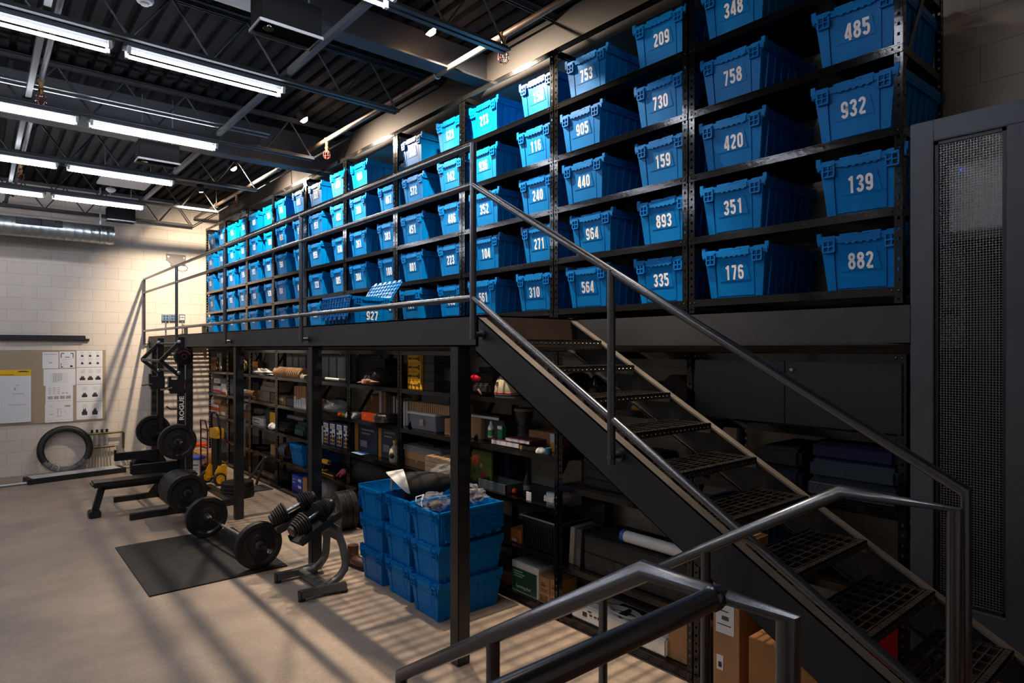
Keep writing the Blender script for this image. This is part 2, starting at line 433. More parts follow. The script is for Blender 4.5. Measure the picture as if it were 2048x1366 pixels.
# ------------------------------------------------------------------ things under the ceiling
def projector(loc, lab):
    t = thing('projector', lab, 'projector', loc, 0, 'black box projectors hung under the joists')
    MB().ext(-.2, .2, -.1, .1, .02, .22).build('case', mat('piano_black', '040405', .8, 0, .1), t, bev=.006)
    mb = MB()
    for s in (-1, 1): mb.ext(-.205, .205, s*.105-.004, s*.105+.004, 0, .02); mb.ext(s*.205-.004, s*.205+.004, -.105, .105, 0, .02)
    mb.build('bottom_frame', GREY, t)
    MB().lathe([(.03, 0), (.035, .005), (.035, .03), (.02, .03)], c=(-.13, -.03, -.008), n=20).build('lens', mat('lens_glass', '101218', .1, 0, .8), t, smooth=40)
    mb = MB()
    for dx in (-.15, .15): mb.cyl((dx, 0, .22), (dx, 0, 4.95-loc[2]), .006, n=8)
    mb.ext(-.18, .18, -.03, .03, .22, .235)
    mb.build('hanger', GALV, t)
projector((1.565, 4.15, 4.2), 'large black box projector hung at the top of the picture, between joists')
projector((1.55, 7.95, 4.2), 'black box projector hung behind the third strip light row')
projector((1.85, 12.3, 4.25), 'small dark projector box in front of the far wall over the duct end')
def detector(loc, lab, drop):
    t = thing('smoke_detector', lab, 'smoke detector', loc, 0, 'white smoke detectors')
    MB().lathe([(.065, 0), (.065, -.015), (.055, -.03), (.035, -.035), (.03, -.05), (.001, -.052)], n=28).build('cover', WHITE, t, smooth=40)
    MB().lathe([(.055, .012), (.055, 0), (.03, 0)], n=20).build('base', WHITE, t)
    if drop: MB().cyl((0, 0, .01), (0, 0, drop), .008, n=8).build('stem', GALV, t)
detector((1.03, 5.75, 4.93), 'white round smoke detector on the ceiling deck at the top edge', 0)
detector((1.53, 11.0, 4.5), 'white smoke detector hanging on a stem near the far lights', .45)
t = thing('ceiling_speaker', 'square white panel hung flat between the far strip lights', 'ceiling panel', (1.6, 10.3, 4.46))
MB().ext(-.3, .3, -.3, .3, 0, .03).build('panel', mat('panel_white', 'b9bbbd', .5), t, bev=.005)
mb = MB()
for a in (-1, 1):
    for b in (-1, 1): mb.cyl((a*.27, b*.27, .03), (a*.27, b*.27, .48), .003, n=6)
mb.build('hanger', GALV, t)
PIP = mat('old_sprinkler_pipe', '7a6252', .4, .4, var=.3, vscale=6)
SPX, SPZ = 3.24, 4.66
t = thing('sprinkler_pipe', 'brown steel sprinkler pipe running along the ceiling above the tote racks', 'pipe', (SPX, 0, SPZ))
MB().cyl((0, -2.5, 0), (0, 13.3, 0), .026, n=14).build('pipe', PIP, t, smooth=40)
for y in (2.4, 4.9, 8.9, 11.9):
    MB().tube([(0, y, -.034)]+[(0.036*math.cos(a), y, .036*math.sin(a)) for a in [math.radians(q) for q in range(-90, 271, 30)]], .006, 6).build('pipe_clamp', GALV, t)
    MB().cyl((0, y, .035), (0, y, .28), .005, n=6).build('hanger_rod', GALV, t)
t = thing('sprinkler_pipe', 'dark sprinkler branch pipe along the ceiling past the middle of the strip lights', 'pipe', (.47, 0, SPZ))
MB().cyl((0, -2.5, 0), (0, 13.3, 0), .022, n=14).build('pipe', JOISTM, t, smooth=40)
for i, (SPX, y) in enumerate(((3.24, 3.94), (3.24, 7.3), (3.24, 10.76), (.47, 7.4), (.47, 10.9))):
    t = thing('fire_sprinkler', ['red caged sprinkler head nearest the stair top', 'red caged sprinkler head between the second and third spots', 'red caged sprinkler head far along the pipe', 'red caged sprinkler head beside the third strip light row', 'red caged sprinkler head beside the last strip lights'][i], 'sprinkler', (SPX, y, SPZ), 0, 'red caged sprinkler heads')
    MB().lathe([(.03, .02), (.036, .0), (.02, -.035), (.016, -.08), (.024, -.09), (.016, -.12), (.012, -.15)], n=14).build('drop_fitting', mat('brass', '8a6a3c', .4, .8), t, smooth=40)
    mb = MB()
    for k in range(8):
        a = k*math.pi/4
        mb.tube([(.018*math.cos(a), .018*math.sin(a), -.13), (.04*math.cos(a), .04*math.sin(a), -.15), (.042*math.cos(a), .042*math.sin(a), -.2), (.02*math.cos(a), .02*math.sin(a), -.225)], .003, 5)
    for z, r in ((-.15, .04), (-.2, .042)): mb.tube([(r*math.cos(q*math.pi/8), r*math.sin(q*math.pi/8), z) for q in range(16)], .003, 5, closed=True)
    mb.build('cage', mat('red_cage', '5a120e', .4), t)
for i, (dy, dz) in enumerate(((0, 0), (.06, -.02))):
    solo('ceiling_conduit', MB().cyl((-4.1, 7.42+dy, 4.62+dz), (2.6, 7.42+dy, 4.62+dz), .011, n=8), GALV,
         ['upper thin steel conduit running past the third strip light row', 'lower thin steel conduit beneath its twin past the third light row'][i], 'conduit', group='ceiling conduits')
t = thing('air_duct', 'round galvanised spiral duct along the top of the far wall', 'duct', (0, 12.85, 4.094))
prof = []
x = -4.15
while x < 1.78:
    prof += [(.155, x), (.155, x+.1), (.158, x+.105), (.158, x+.11)]; x += .115
MB().lathe(prof, axis=(1, 0, 0), n=40).build('duct_body', mat('spiral_duct', '9aa09f', .32, .85, var=.12, vscale=3), t, smooth=35)
MB().lathe([(.159, 1.75), (.161, 1.75), (.161, 1.79), (.02, 1.795)], axis=(1, 0, 0), n=40).build('end_cap', GALV, t, smooth=40)
for g0, g1 in ((.50, .80), (.82, 1.08)):
    mb = MB(); n = 14
    c = math.radians(32)
    for k in range(n+1):
        xg = g0+(g1-g0)*k/n; mb.box((xg, -.162*math.cos(c), .162*math.sin(c)), (.005, .012, .13), Matrix.Rotation(-c, 3, 'X'))
    for k in range(7):
        off = -.06+.02*k; mb.box(((g0+g1)/2, -.162*math.cos(c)+off*math.sin(c), .162*math.sin(c)+off*math.cos(c)), (g1-g0, .012, .004), Matrix.Rotation(-c, 3, 'X'))
    gr = mb.build('grille', GALV, t)
    MB().box(((g0+g1)/2, -.156*math.cos(c), .156*math.sin(c)), (g1-g0+.02, .006, .14), Matrix.Rotation(-c, 3, 'X')).build('grille_backing', MATTE, gr)
for x in (-2.4, -.4, 1.62):
    mb = MB(); mb.lathe([(.16, x), (.164, x), (.164, x+.025), (.16, x+.025)], axis=(1, 0, 0), n=40); mb.ext(x, x+.025, -.002, .002, .17, .8)
    mb.build('hanger_strap', GALV, t)
# ------------------------------------------------------------------ mezzanine
ZD = 2.365
Y0, BW = 1.13, 1.225
XU, XL = 3.45, 3.50
t = thing('mezzanine', 'charcoal steel mezzanine on square posts carrying the tote racks', 'mezzanine')
def channel(mb, x, y0, y1, z0, z1, fl=.07):
    mb.ext(x, x+.008, y0, y1, z0, z1); mb.ext(x, x+fl, y0, y1, z1-.01, z1); mb.ext(x, x+fl, y0, y1, z0, z0+.01)
mb = MB(); channel(mb, 2.48, 3.27, 13.48, 2.16, ZD); mb.build('front_beam', BEAMM, t)
mb = MB(); channel(mb, 3.38, 1.08, 3.34, 2.165, ZD); mb.build('back_beam', BEAMM, t)
mb = MB(); mb.ext(2.488, 3.38, 3.27, 3.278, 2.16, ZD); mb.ext(2.488, 3.38, 3.27, 3.34, ZD-.01, ZD); mb.build('end_beam', mat('rusty_steel', '4a3a31', .55, .3, var=.3, vscale=4), t)
for k in range(9):
    y = 4.4+k*1.12
    MB().ext(2.49, 3.38, y, y+.05, 2.2, 2.325).build('joist', BEAMM, t)
for py_ in (3.494, 5.92, 8.27, 10.72, 13.2):
    mb = MB(); mb.ext(2.48, 2.58, py_, py_+.1, 0, 2.16); mb.build('post', BLACK, t, bev=.006)
mb = MB()
y = 3.29
while y < 13.46:
    mb.ext(2.49, 4.19, y, y+.012, 2.328, 2.36); y += .06
y = 1.1
while y < 3.25:
    mb.ext(3.39, 4.19, y, y+.012, 2.328, 2.36); y += .06
for k in range(17):
    xx = 2.55+.1*k
    mb.ext(xx, xx+.008, 3.29 if xx < 3.4 else 1.1, 13.46, 2.35, 2.362)
mb.build('deck_grating', BEAMM, t)

# guard rail along the mezzanine edge
GR = [13.44, 10.96, 8.44, 5.99, 3.22]
t = thing('guard_rail', 'steel pipe guard rail along the mezzanine edge', 'railing')
MB().tube([(2.40, 13.44, 3.43), (2.40, 3.22, 3.43)], .021, 14).build('top_rail', PIPEM, t, smooth=40)
MB().tube([(2.40, 13.47, 3.18), (2.40, 3.22, 3.18)], .021, 14).build('mid_rail', PIPEM, t, smooth=40)
MB().tube([(2.40, 13.47, 2.467), (2.40, 3.22, 2.467)], .021, 14).build('bottom_rail', PIPEM, t, smooth=40)
for y in GR:
    p = MB().tube([(2.40, y, 2.205), (2.40, y, 3.443)], .0215, 14).build('post', PIPEM, t, smooth=40)
    MB().lathe([(.017, -.02), (.017, .06), (.03, .06), (.03, .078)], c=(2.402, y, 2.235), axis=(1, 0, 0), n=16).build('bracket', PIPEM, p, smooth=40)

# stair up to the mezzanine
STZ = lambda y: 1.565+.58*(y-1.889)
t = thing('steel_staircase', 'open steel staircase with grating treads up to the mezzanine', 'stairs')
def stringer(x, inner):
    pl = [(3.30, 2.364), (3.30, 2.124), (.829, .712), (.415, .712)]
    mb = MB(); mb.prism(pl, 'x', x, x+.008*inner)
    mb.prism([(3.30, 2.136), (3.30, 2.124), (.829, .712), (.85, .712)], 'x', x, x+.055*inner)
    return mb
DUST = mat('dusty_steel', '57514c', .75, .1, .3, var=.3, vscale=7)
for x_, in_ in ((2.48, 1), (3.38, -1)):
    o = stringer(x_, in_).build('stringer', BEAMM, t)
    MB().prism([(3.30, 2.368), (3.30, 2.355), (.435, .7125), (.413, .7125)], 'x', x_, x_+.055*in_).build('top_flange', DUST, o)
TRM = mat('worn_grating', '55524f', .3, .8, var=.3, vscale=10)
trm = MB()
for i in range(7): trm.ext(2.537, 3.323, .036+i*.036, .041+i*.036, -.03, 0)
for i in range(9): trm.ext(2.565+.09*i, 2.572+.09*i, .03, .28, -.008, .001)
for xx in (2.537, 3.317): trm.ext(xx, xx+.006, 0, .28, -.06, 0)
trm.ext(2.537, 3.323, .275, .281, -.03, 0)
trd = trm.mesh('tread', TRM)
nm = MB().ext(2.537, 3.323, 0, .03, -.006, 0); nm.ext(2.537, 3.323, 0, .005, -.035, 0)
for i in range(20): nm.lathe([(.006, 0), (.003, .004)], c=(2.565+.038*i, 0, -.022), axis=(0, -1, 0), n=6)
for i in range(26): nm.ext(2.55+.029*i, 2.562+.029*i, .006, .024, 0, .003)
nsd = nm.mesh('nosing', TRM)
for k in range(9):
    o = bpy.data.objects.new('tread', trd); COL.objects.link(o); o.parent = t; o.location = (0, .673+.287*k, .8815+.165*k)
    n = bpy.data.objects.new('nosing', nsd); COL.objects.link(n); n.parent = o
t = thing('stair_handrail', 'steel pipe handrail descending along the mezzanine staircase', 'railing')
MB().tube([(2.40, 3.22, 3.18), (2.42, .615, 1.69), (2.42, .615, .712)], .0205, 14).build('top_rail', PIPEM, t, smooth=40)
MB().tube([(2.40, 3.22, 2.467), (2.42, .615, .935)], .0205, 14).build('lower_rail', PIPEM, t, smooth=40)
p = MB().tube([(2.405, 2.084, 1.575), (2.405, 2.084, 2.535)], .021, 14).build('post', PIPEM, t, smooth=40)
MB().lathe([(.017, -.02), (.017, .055), (.032, .055), (.032, .075)], c=(2.405, 2.084, 1.615), axis=(1, 0, 0), n=16).build('bracket', PIPEM, p, smooth=40)

# handrails of the short lower flight in front
def runs(X, zr, pa, pb, plow, pylow, posts, T=None, lab='', r=.0222):
    ya, yb, yl = Yat(pa, X), Yat(pb, X), Yat(plow, X)
    zl = Zat(pylow, X, yl)
    t = thing('landing_handrail', lab, 'railing')
    pts = [(X, ya, .712), (X, ya, zr), (X, yb, zr), (X, yl, zl), (X, yl, .0)]
    MB().tube(pts, r, 20).build('rail', PIPEM, t, smooth=40)
    for pp in posts:
        y = Yat(pp, X); z = zr+(zl-zr)*(y-yb)/(yl-yb)
        MB().tube([(X, y, 0), (X, y, z)], r*.93, 14).build('post', PIPEM, t, smooth=40)
    if T:
        y = Yat(T, X)
        MB().tube([(X, y, zr), (-3.6, y, zr)], r, 20).build('cross_rail', PIPEM, t, smooth=40)
        MB().lathe([(r*1.0, 0), (r*1.14, .004), (r*1.14, .014), (r*1.0, .018)], c=(X-r*.8, y, zr), axis=(-1, 0, 0), n=20).build('weld_collar', PIPEM, t, smooth=40)
        for xx in (-.4, -2.0, -3.58): MB().tube([(xx, y, .712 if y < .74 else 0), (xx, y, zr)], r*.93, 12).build('post', PIPEM, t, smooth=40)
runs(1.155, 1.648, 1576, 1291, 803, 1350, (986,), 1440, 'thick near pipe handrail at the bottom edge, with a welded cross pipe')
runs(2.335, 1.645, 1908, 1684, 1206, 1183, (1411,), None, 'pipe handrail of the lower flight, between near rail and staircase')

# mesh fronted cabinet by the stair foot
t = thing('mesh_cabinet', 'tall charcoal steel cabinet with a woven mesh panel beside the staircase', 'cabinet')
fx = 3.38
mb = MB(); mb.ext(fx, fx+.06, .985, 1.08, .712, 3.205)
mb.ext(fx, fx+.06, -1.0, .985, 3.105, 3.205); mb.ext(fx, fx+.06, .30, .712, .712, 3.105); mb.ext(fx, fx+.06, .712, .985, .712, .985); mb.ext(fx, fx+.06, -1.0, .30, .712, 3.105)
mb.build('frame', mat('blue_grey_steel', '42454c', .4, .4, var=.2, vscale=2.5), t, bev=.004)
y0_, y1_, z0_, z1_ = .715, .982, .988, 3.102
mb = MB(); mb.ext(fx+.012, fx+.035, y0_, y0_+.014, z0_, z1_); mb.ext(fx+.012, fx+.035, y1_-.014, y1_, z0_, z1_); mb.ext(fx+.012, fx+.035, y0_, y1_, z0_, z0_+.014); mb.ext(fx+.012, fx+.035, y0_, y1_, z1_-.014, z1_)
pf = mb.build('mesh_panel', BLACK, t)
mb = MB(); p = .0115; n = int((y1_-y0_-.03)/p)
for i in range(n+1):
    y = y0_+.015+i*p; mb.ext(fx+.02, fx+.0225, y-.0009, y+.0009, z0_+.01, z1_-.01)
n2 = int((z1_-z0_-.03)/p)
for i in range(n2+1):
    z = z0_+.015+i*p
    for j in range(n+1):
        y = y0_+.015+j*p; s = .0022 if (i+j) % 2 else -.0008
        mb.ext(fx+.02+s, fx+.0225+s, y-p/2, y+p/2, z-.001, z+.001)
mb.build('woven_mesh', mat('dark_wire', '8a8a8c', .35, .8), pf)
MB().ext(3.45, 4.19, 1.065, 1.08, .712, 2.15).build('side_panel', MATTE, t)
MB().ext(3.46, 4.19, .05, .06, .712, 3.2).build('side_panel', MATTE, t)
MB().ext(4.17, 4.19, .06, 1.06, .712, 2.7).build('back_panel', MATTE, t)
t = thing('equipment_box', 'pale equipment box seen through the mesh of the tall cabinet', 'equipment', (3.66, .87, 2.70))
MB().ext(-.1, .1, -.12, .10, 0, .32).build('case', mat('equipment_white', 'cfd4d2', .5), t, bev=.01)
MB().ext(-.104, -.1, .05, .056, .29, .296).build('status_light', mat('blue_led', '3a50ff', .5, emit=3), t)
MB().ext(-.1, .50, -.4, .14, -.04, 0).build('bracket_shelf', BLACK, t)

# ------------------------------------------------------------------ racks
def perforated(zh, sy):
    mb = MB(); w = .04
    for ax in (0, 1):
        def e(u0, u1, z0, z1):
            if ax == 0: mb.ext(0, .003, u0*sy, u1*sy, z0, z1)
            else: mb.ext(u0, u1, 0, .003*sy, z0, z1)
        e(0, .0135, 0, zh); e(.0265, w, 0, zh)
        z = .03
        e(.0135, .0265, 0, .02)
        while z < zh-.02:
            e(.0135, .0265, z, min(zh, z+.034)); z += .05
    return mb
UPM = {}
def upright_mesh(zh, sy, back):
    k = (zh, sy, back)
    if k not in UPM:
        m = perforated(zh, sy)
        if back: m = MB().add(m, Matrix.Diagonal((-1, 1, 1, 1)))
        UPM[k] = m.mesh('upright', RACKM)
    return UPM[k]
def shelf_mesh(deck):
    k = ('shelf', deck)
    if k not in UPM:
        mb = MB()
        if deck: mb.ext(.006, .594, .006, 1.214, -.016, 0)
        for xx, s in ((-.003, 1), (.603, -1)):
            mb.ext(xx, xx+s*.010, .004, 1.216, -.042, -.0015)
            mb.ext(xx-s*.003, xx+s*.006, .004, 1.216, -.044, -.034); mb.ext(xx-s*.002, xx+s*.006, .004, 1.216, -.008, -.001)
        for yy in (.005, 1.205): mb.ext(.004, .596, yy, yy+.01, -.042, -.002)
        for yy in (.02, .05, 1.17, 1.2): mb.lathe([(.007, 0), (.005, .004), (.001, .005)], c=(-.003, yy, -.021), axis=(-1, 0, 0), n=8)
        UPM[k] = mb.mesh('shelf', RACKM)
    return UPM[k]
def inst(name, me, parent, loc=(0, 0, 0), rz=0.):
    o = bpy.data.objects.new(name, me); COL.objects.link(o); o.parent = parent; o.location = loc; o.rotation_euler = (0, 0, rz); return o
def rack(label, X, k, zb, ztop, levels, group):
    t = thing('steel_rack', label, 'shelving', (X, Y0+BW*k, zb), 0, group)
    zh = round(ztop-zb, 3)
    for back in (False, True):
        inst('upright', upright_mesh(zh, 1, back), t, (.6 if back else 0, .002, 0)); inst('upright', upright_mesh(zh, -1, back), t, (.6 if back else 0, 1.218, 0))
    for z in levels: inst('shelf', shelf_mesh(True), t, (0, 0, z-zb))
    inst('top_frame', shelf_mesh(False), t, (0, 0, zh))
    for (a, b) in ((.02, .32), (1.2, .9)):
        kk = ('brace', a, zh)
        if kk not in UPM: UPM[kk] = MB().bar((.594, a, zh-.38), (.594, b, zh-.02), .004, .03).mesh('brace', RACKM)
        inst('brace', UPM[kk], t)
    for s in (.01, 1.21):
        kk = ('side_brace', s, zh)
        if kk not in UPM: UPM[kk] = MB().bar((.03, s, zh*.55), (.57, s, zh*.95), .03, .003, up=(0, 1, 0)).mesh('side_brace', RACKM)
        inst('side_brace', UPM[kk], t)
    return t
NAME = lambda k: 'nearest the mesh cabinet' if k == 0 else ('against the far block wall' if k == 9 else ORD[k]+' from the mesh cabinet')
UL = [2.452, 2.845, 3.24, 3.64, 4.045]
for k in range(10):
    rack('black steel rack of blue totes on the mezzanine, '+NAME(k), XU, k, ZD, 4.48, UL, 'tote racks on the mezzanine')
LL = [.07, .47, .875, 1.29, 1.712]
LOW = {0: [.07, .46, .9, 1.335, 1.712], 1: [.07, .46, 1.08, 1.712]}
LOWR = []
for k in range(10):
    r_ = rack('black steel storage rack under the mezzanine, '+NAME(k), XL, k, 0., 2.12, LOW.get(k, LL), 'storage racks under the mezzanine'); LOWR.append(r_)

# ------------------------------------------------------------------ totes
TH = .30
def xf(z): return -(.285+.027*z/.28)
def tote_body():
    mb = MB()
    bt, tp, th = (-.285, .285, -.172, .172), (-.312, .312, -.2, .2), .005
    mb.ext(bt[0], bt[1], bt[2], bt[3], 0, .006)
    outer = [[(bt[0], bt[2]), (bt[1], bt[2]), (bt[1], bt[3]), (bt[0], bt[3])], [(tp[0], tp[2]), (tp[1], tp[2]), (tp[1], tp[3]), (tp[0], tp[3])]]
    vs = []
    for lv, z in ((0, 0), (1, .28)):
        for (x, y) in outer[lv]: vs.append((x, y, z))
        for (x, y) in outer[lv]: vs.append((x-math.copysign(th, x), y-math.copysign(th, y), z))
    fs = []
    for i in range(4):
        j = (i+1) % 4
        fs += [(i, j, 8+j, 8+i), (4+j, 4+i, 12+i, 12+j), (8+i, 8+j, 12+j, 12+i)]
    mb.raw(vs, fs)
    def yh(z): return .172+.028*z/.28
    for s in (-1, 1):                      # both ends: middle panel, corner columns
        def pl(y0, y1, b0, b1, z0, z1, off):
            q = [(s*(-xf(z0)+off), y0, z0), (s*(-xf(z0)+off), y1, z0), (s*(-xf(z1)+off), b1, z1), (s*(-xf(z1)+off), b0, z1),
                 (s*(-xf(z0)-.003), y0, z0), (s*(-xf(z0)-.003), y1, z0), (s*(-xf(z1)-.003), b1, z1), (s*(-xf(z1)-.003), b0, z1)]
            mb.raw(q, [(0, 1, 2, 3), (0, 4, 5, 1), (1, 5, 6, 2), (2, 6, 7, 3), (3, 7, 4, 0)])
        pl(-.118, .118, -.125, .125, .012, .255, .006)
        pl(-.098, .098, -.08, .08, .10, .2, .0085)
        for e in (-1, 1):
            a = sorted((e*.126, e*.168)); b = sorted((e*.132, e*.196)); pl(a[0], a[1], b[0], b[1], .004, .25, .008)
    for s in (-1, 1):                      # ribs down both long sides
        for k in range(7):
            x = -.24+.08*k
            mb.raw([(x-.006, s*yh(.01), .01), (x+.006, s*yh(.01), .01), (x+.006, s*yh(.25), .25), (x-.006, s*yh(.25), .25),
                    (x-.004, s*(yh(.01)+.008), .012), (x+.004, s*(yh(.01)+.008), .012), (x+.004, s*(yh(.25)+.008), .248), (x-.004, s*(yh(.25)+.008), .248)],
                   [(4, 5, 6, 7), (0, 1, 5, 4), (1, 2, 6, 5), (2, 3, 7, 6), (3, 0, 4, 7)])
    return mb
def tote_rim():
    mb = MB()
    for s in (-1, 1):
        mb.ext(-.318, .318, s*.2, s*.213, .245, .283)
        mb.ext(s*.31, s*.322, -.213, .213, .252, .283)
        mb.ext(s*.318, s*.327, -.10, .10, .248, .28)
        for k in range(5): mb.ext(s*.318, s*.327, -.075+.034*k-.009, -.075+.034*k+.009, .242, .25)
        for e in (-1, 1):                  # latch lugs: a small framed window hanging under the rim
            yc = e*.152
            for (a, b, c, d) in ((-.032, .032, .262, .276), (-.032, -.024, .21, .27), (.024, .032, .21, .27), (-.03, .026, .203, .211), (-.003, .003, .21, .262), (-.028, .028, .233, .239)):
                mb.ext(s*.31, s*.33, yc+a, yc+b, c, d)
            mb.ext(s*.305, s*.318, yc-.03, yc+.03, .21, .262)
    return mb
def tote_flap(s):
    mb = MB(); mb.ext(-.314, .314, s*.006, s*.204, .284, .289)
    for e in (-1, 1):
        mb.ext(e*.300, e*.318, s*.012, s*.1, .284, .298); mb.ext(e*.300, e*.316, s*.125, s*.2, .284, .294)
        mb.ext(e*.318-.03*(e > 0), e*.318+.03*(e < 0), s*.195, s*.219, .27, .312)
    mb.ext(-.31, .31, s*.19, s*.216, .262, .30)
    for k in range(6):
        x = -.27+.108*k+(.027 if s > 0 else -.027); mb.ext(x-.024, x+.024, -s*.022, s*.04, .285, .293)
    mb.ext(-.26, .26, s*.05, s*.055, .289, .293); mb.ext(-.26, .26, s*.16, s*.165, .289, .293)
    for e in (-1, 1): mb.ext(e*.26-.0025, e*.26+.0025, s*.05, s*.165, .289, .293)
    return mb
def open_flap():                           # flap standing by itself: x along the hinge, y away from hinge, ribs on +z
    mb = MB(); mb.ext(-.312, .312, 0, .205, 0, .004)
    for k in range(10): x = -.285+.0633*k; mb.ext(x-.0025, x+.0025, .01, .2, .004, .014)
    for k in range(5): y = .01+.046*k; mb.ext(-.305, .305, y-.0025, y+.0025, .004, .014)
    for e in (-1, 1):
        for k in range(4): mb.bar((e*(.2+.026*k), .012, .009), (e*.3, .012+.1-.026*k, .009), .004, .01)
    mb.ext(-.312, .312, -.008, .008, -.006, .016)
    for k in range(6): x = -.25+.1*k; mb.ext(x-.026, x+.026, .2, .23, 0, .01)
    return mb
TB = tote_body().mesh('tote_body', BLUE, bev=.0); TR = tote_rim().mesh('tote_rim', BLUE)
TF = [tote_flap(1).mesh('tote_lid', BLUE), tote_flap(-1).mesh('tote_lid', BLUE)]; OF = open_flap().mesh('tote_open_lid', BLUE)
def front_place(off=.0095, zc=.15):
    def f(u, v):
        z = zc+v; return (xf(z)-off, -u, z)
    return f
def tote(label, loc, rz=0., num=None, closed=True, group=None, numoff=.0):
    t = thing('plastic_tote', label, 'tote', loc, rz, group)
    inst('body', TB, t); inst('rim', TR, t)
    if closed: inst('lid_flap', TF[0], t); inst('lid_flap', TF[1], t)
    if num:
        mb = number_mb(num, .086, front_place())
        mb.build('number', NUMM, t, loc=(0, numoff, 0))
    return t
rnd = random.Random(5)
NUMS = {  # rack: (L column top to bottom, R column top to bottom)
 0: (['348', '758', '420', '351', '176'], [None, '485', '932', '139', '882']),
 1: (['753', '905', '440', '964', '564'], ['209', '730', '159', '893', '335']),
 2: (['213', '936', '352', '104', '561'], ['150', '116', '240', '271', '310']),
 3: (['346', '572', '451', '801', '131'], ['623', '142', '486', '223', '443']),
 4: (['449', '709', '261', '304', None], [None, '467', '383', '188', '363']),
 5: (['322', '951', '959', '123', '701'], ['898', '432', '618', '885', None]),
 6: (['731', '463', '588', '604', '227'], ['843', '171', '514', '489', '756']),
 7: (['607', '433', '912', '934', '918'], ['384', '383', '563', '628', '708']),
 8: (['535', '429', '528', '573', '552'], ['551', '417', '576', '522', '584']),
 9: (['602', '910', '628', '517', '585'], ['643', '516', '674', '539', '587']),
}
READ = {0, 1, 2, 3, 4, 5}
OFFS = {('964', 0): .85, ('564', 0): .885}
SHELFW = ['top', 'second', 'middle', 'fourth', 'bottom']
for k in range(10):
    for side in (0, 1):
        for r in range(5):
            num = NUMS[k][side][r]
            if num is None: continue
            off = (.925 if side == 0 else .222)+rnd.uniform(-.02, .02)
            off = OFFS.get((num, side), off)
            lo = (XU+.315+rnd.uniform(.0, .035), Y0+BW*k+off, UL[4-r]+.0005)
            legible = k in READ or num in ('731', '463', '604', '607', '602', '843', '535')
            nm_ = 'marked '+num+' ' if legible else ''
            lab = 'blue tote %s%s %s shelf, rack %s' % (nm_, 'far side of' if side == 0 else 'stair side of', SHELFW[r], NAME(k))
            tote(lab, lo, rnd.uniform(-.025, .025), num, True, 'numbered blue totes on the mezzanine racks', rnd.uniform(-.012, .004))
def hang(t, s, xs=0., ang=None, ylen=1):    # an opened flap hinged on long side s (+1/-1)
    o = inst('open_lid', OF, t)
    a = math.radians(-86 if ang is None else ang)
    o.rotation_euler = (a, 0, 0) if s > 0 else (a, 0, math.pi)
    o.location = (xs, s*.222, .285)
    return o
# open tote standing on the deck
t = tote('open blue tote marked 927 standing on the mezzanine deck behind the guard rail', (2.96, 5.93, ZD), math.pi/2, '927', False, None)
for o in list(t.children):
    if o.name.startswith('number'): o.location = (-.004, 0, -.05)
hang(t, 1, 0, -80); hang(t, -1, 0, 55)
solo('paper_sheet', MB().ext(-.15, .15, -.1, .1, 0, .012), PAPER, 'white paper lying in the open tote marked 927', 'paper', (2.9, 6.0, ZD+.26), .3)
# nine totes stacked on the floor
COLS = [(4.335, 3.065, 'stack beside the square post'), (4.81, 3.10, 'middle stack'), (5.29, 3.085, 'stack beside the boot')]
FT = {}
for ci, (yc, xc, cn) in enumerate(COLS):
    for lv in range(3):
        lab = 'unnumbered blue tote on the floor, %s of the %s' % (['bottom', 'middle', 'top'][lv], cn)
        if lv == 2: lab = 'open unnumbered blue tote with lids hanging, top of the '+cn
        t = tote(lab, (xc+rnd.uniform(-.008, .008), yc+rnd.uniform(-.006, .006), .0005+.289*lv), rnd.uniform(-.015, .015), None, lv < 2, 'blue totes stacked on the floor')
        if lv == 2:
            FT[ci] = t
            hang(t, -1, 0, -87)
            hang(t, 1, 0, -87)
tote('blue tote on the storage rack shelf behind the second square post', (XL+.32, Yat(596, 3.53)+.02, .4705), 0, None, True)
tote('blue tote on the rack seen between the lower stair treads', (XL+.34, 2.09, .9005), 0, None, True)
# ------------------------------------------------------------------ far wall
YF = YW-.002
def wall_rect(px0, px1, py0, py1, Y=YF):
    x0, x1 = Xat(px0, Y), Xat(px1, Y); xm = (x0+x1)/2
    return x0, x1, Zat(py1, xm, Y), Zat(py0, xm, Y)
def wall_rect_(name, r, dy, m, label, cat, Y=YF, group=None, bev=0.):
    x0, x1, z0, z1 = r
    return solo(name, MB().ext(0, x1-x0, -dy, 0, 0, z1-z0), m, label, cat, (x0, Y, z0), 0, group, bev)
x0, x1, z0, z1 = wall_rect(0, 211, 701, 836); z0 = Zat(843, 1.2, YF); z1 = Zat(700, 1.2, YF)
x0 = -.9
t = thing('pin_board', 'tan pin board on the far block wall covered with papers', 'pin board', (x0, YF, z0))
MB().ext(0, x1-x0, -.022, 0, 0, z1-z0).build('board', mat('tan_fabric', 'a08f76', .9, bump=.3, bscale=200), t)
for (a, b) in ((.4, .3), (x1-x0-.03, .25), (x1-x0-.03, .85), (1.0, z1-z0-.06)): MB().lathe([(.006, 0), (.006, .004)], c=(a, -.022, b), axis=(0, -1, 0), n=8).build('screw', INK, t)
YP = YF-.0235
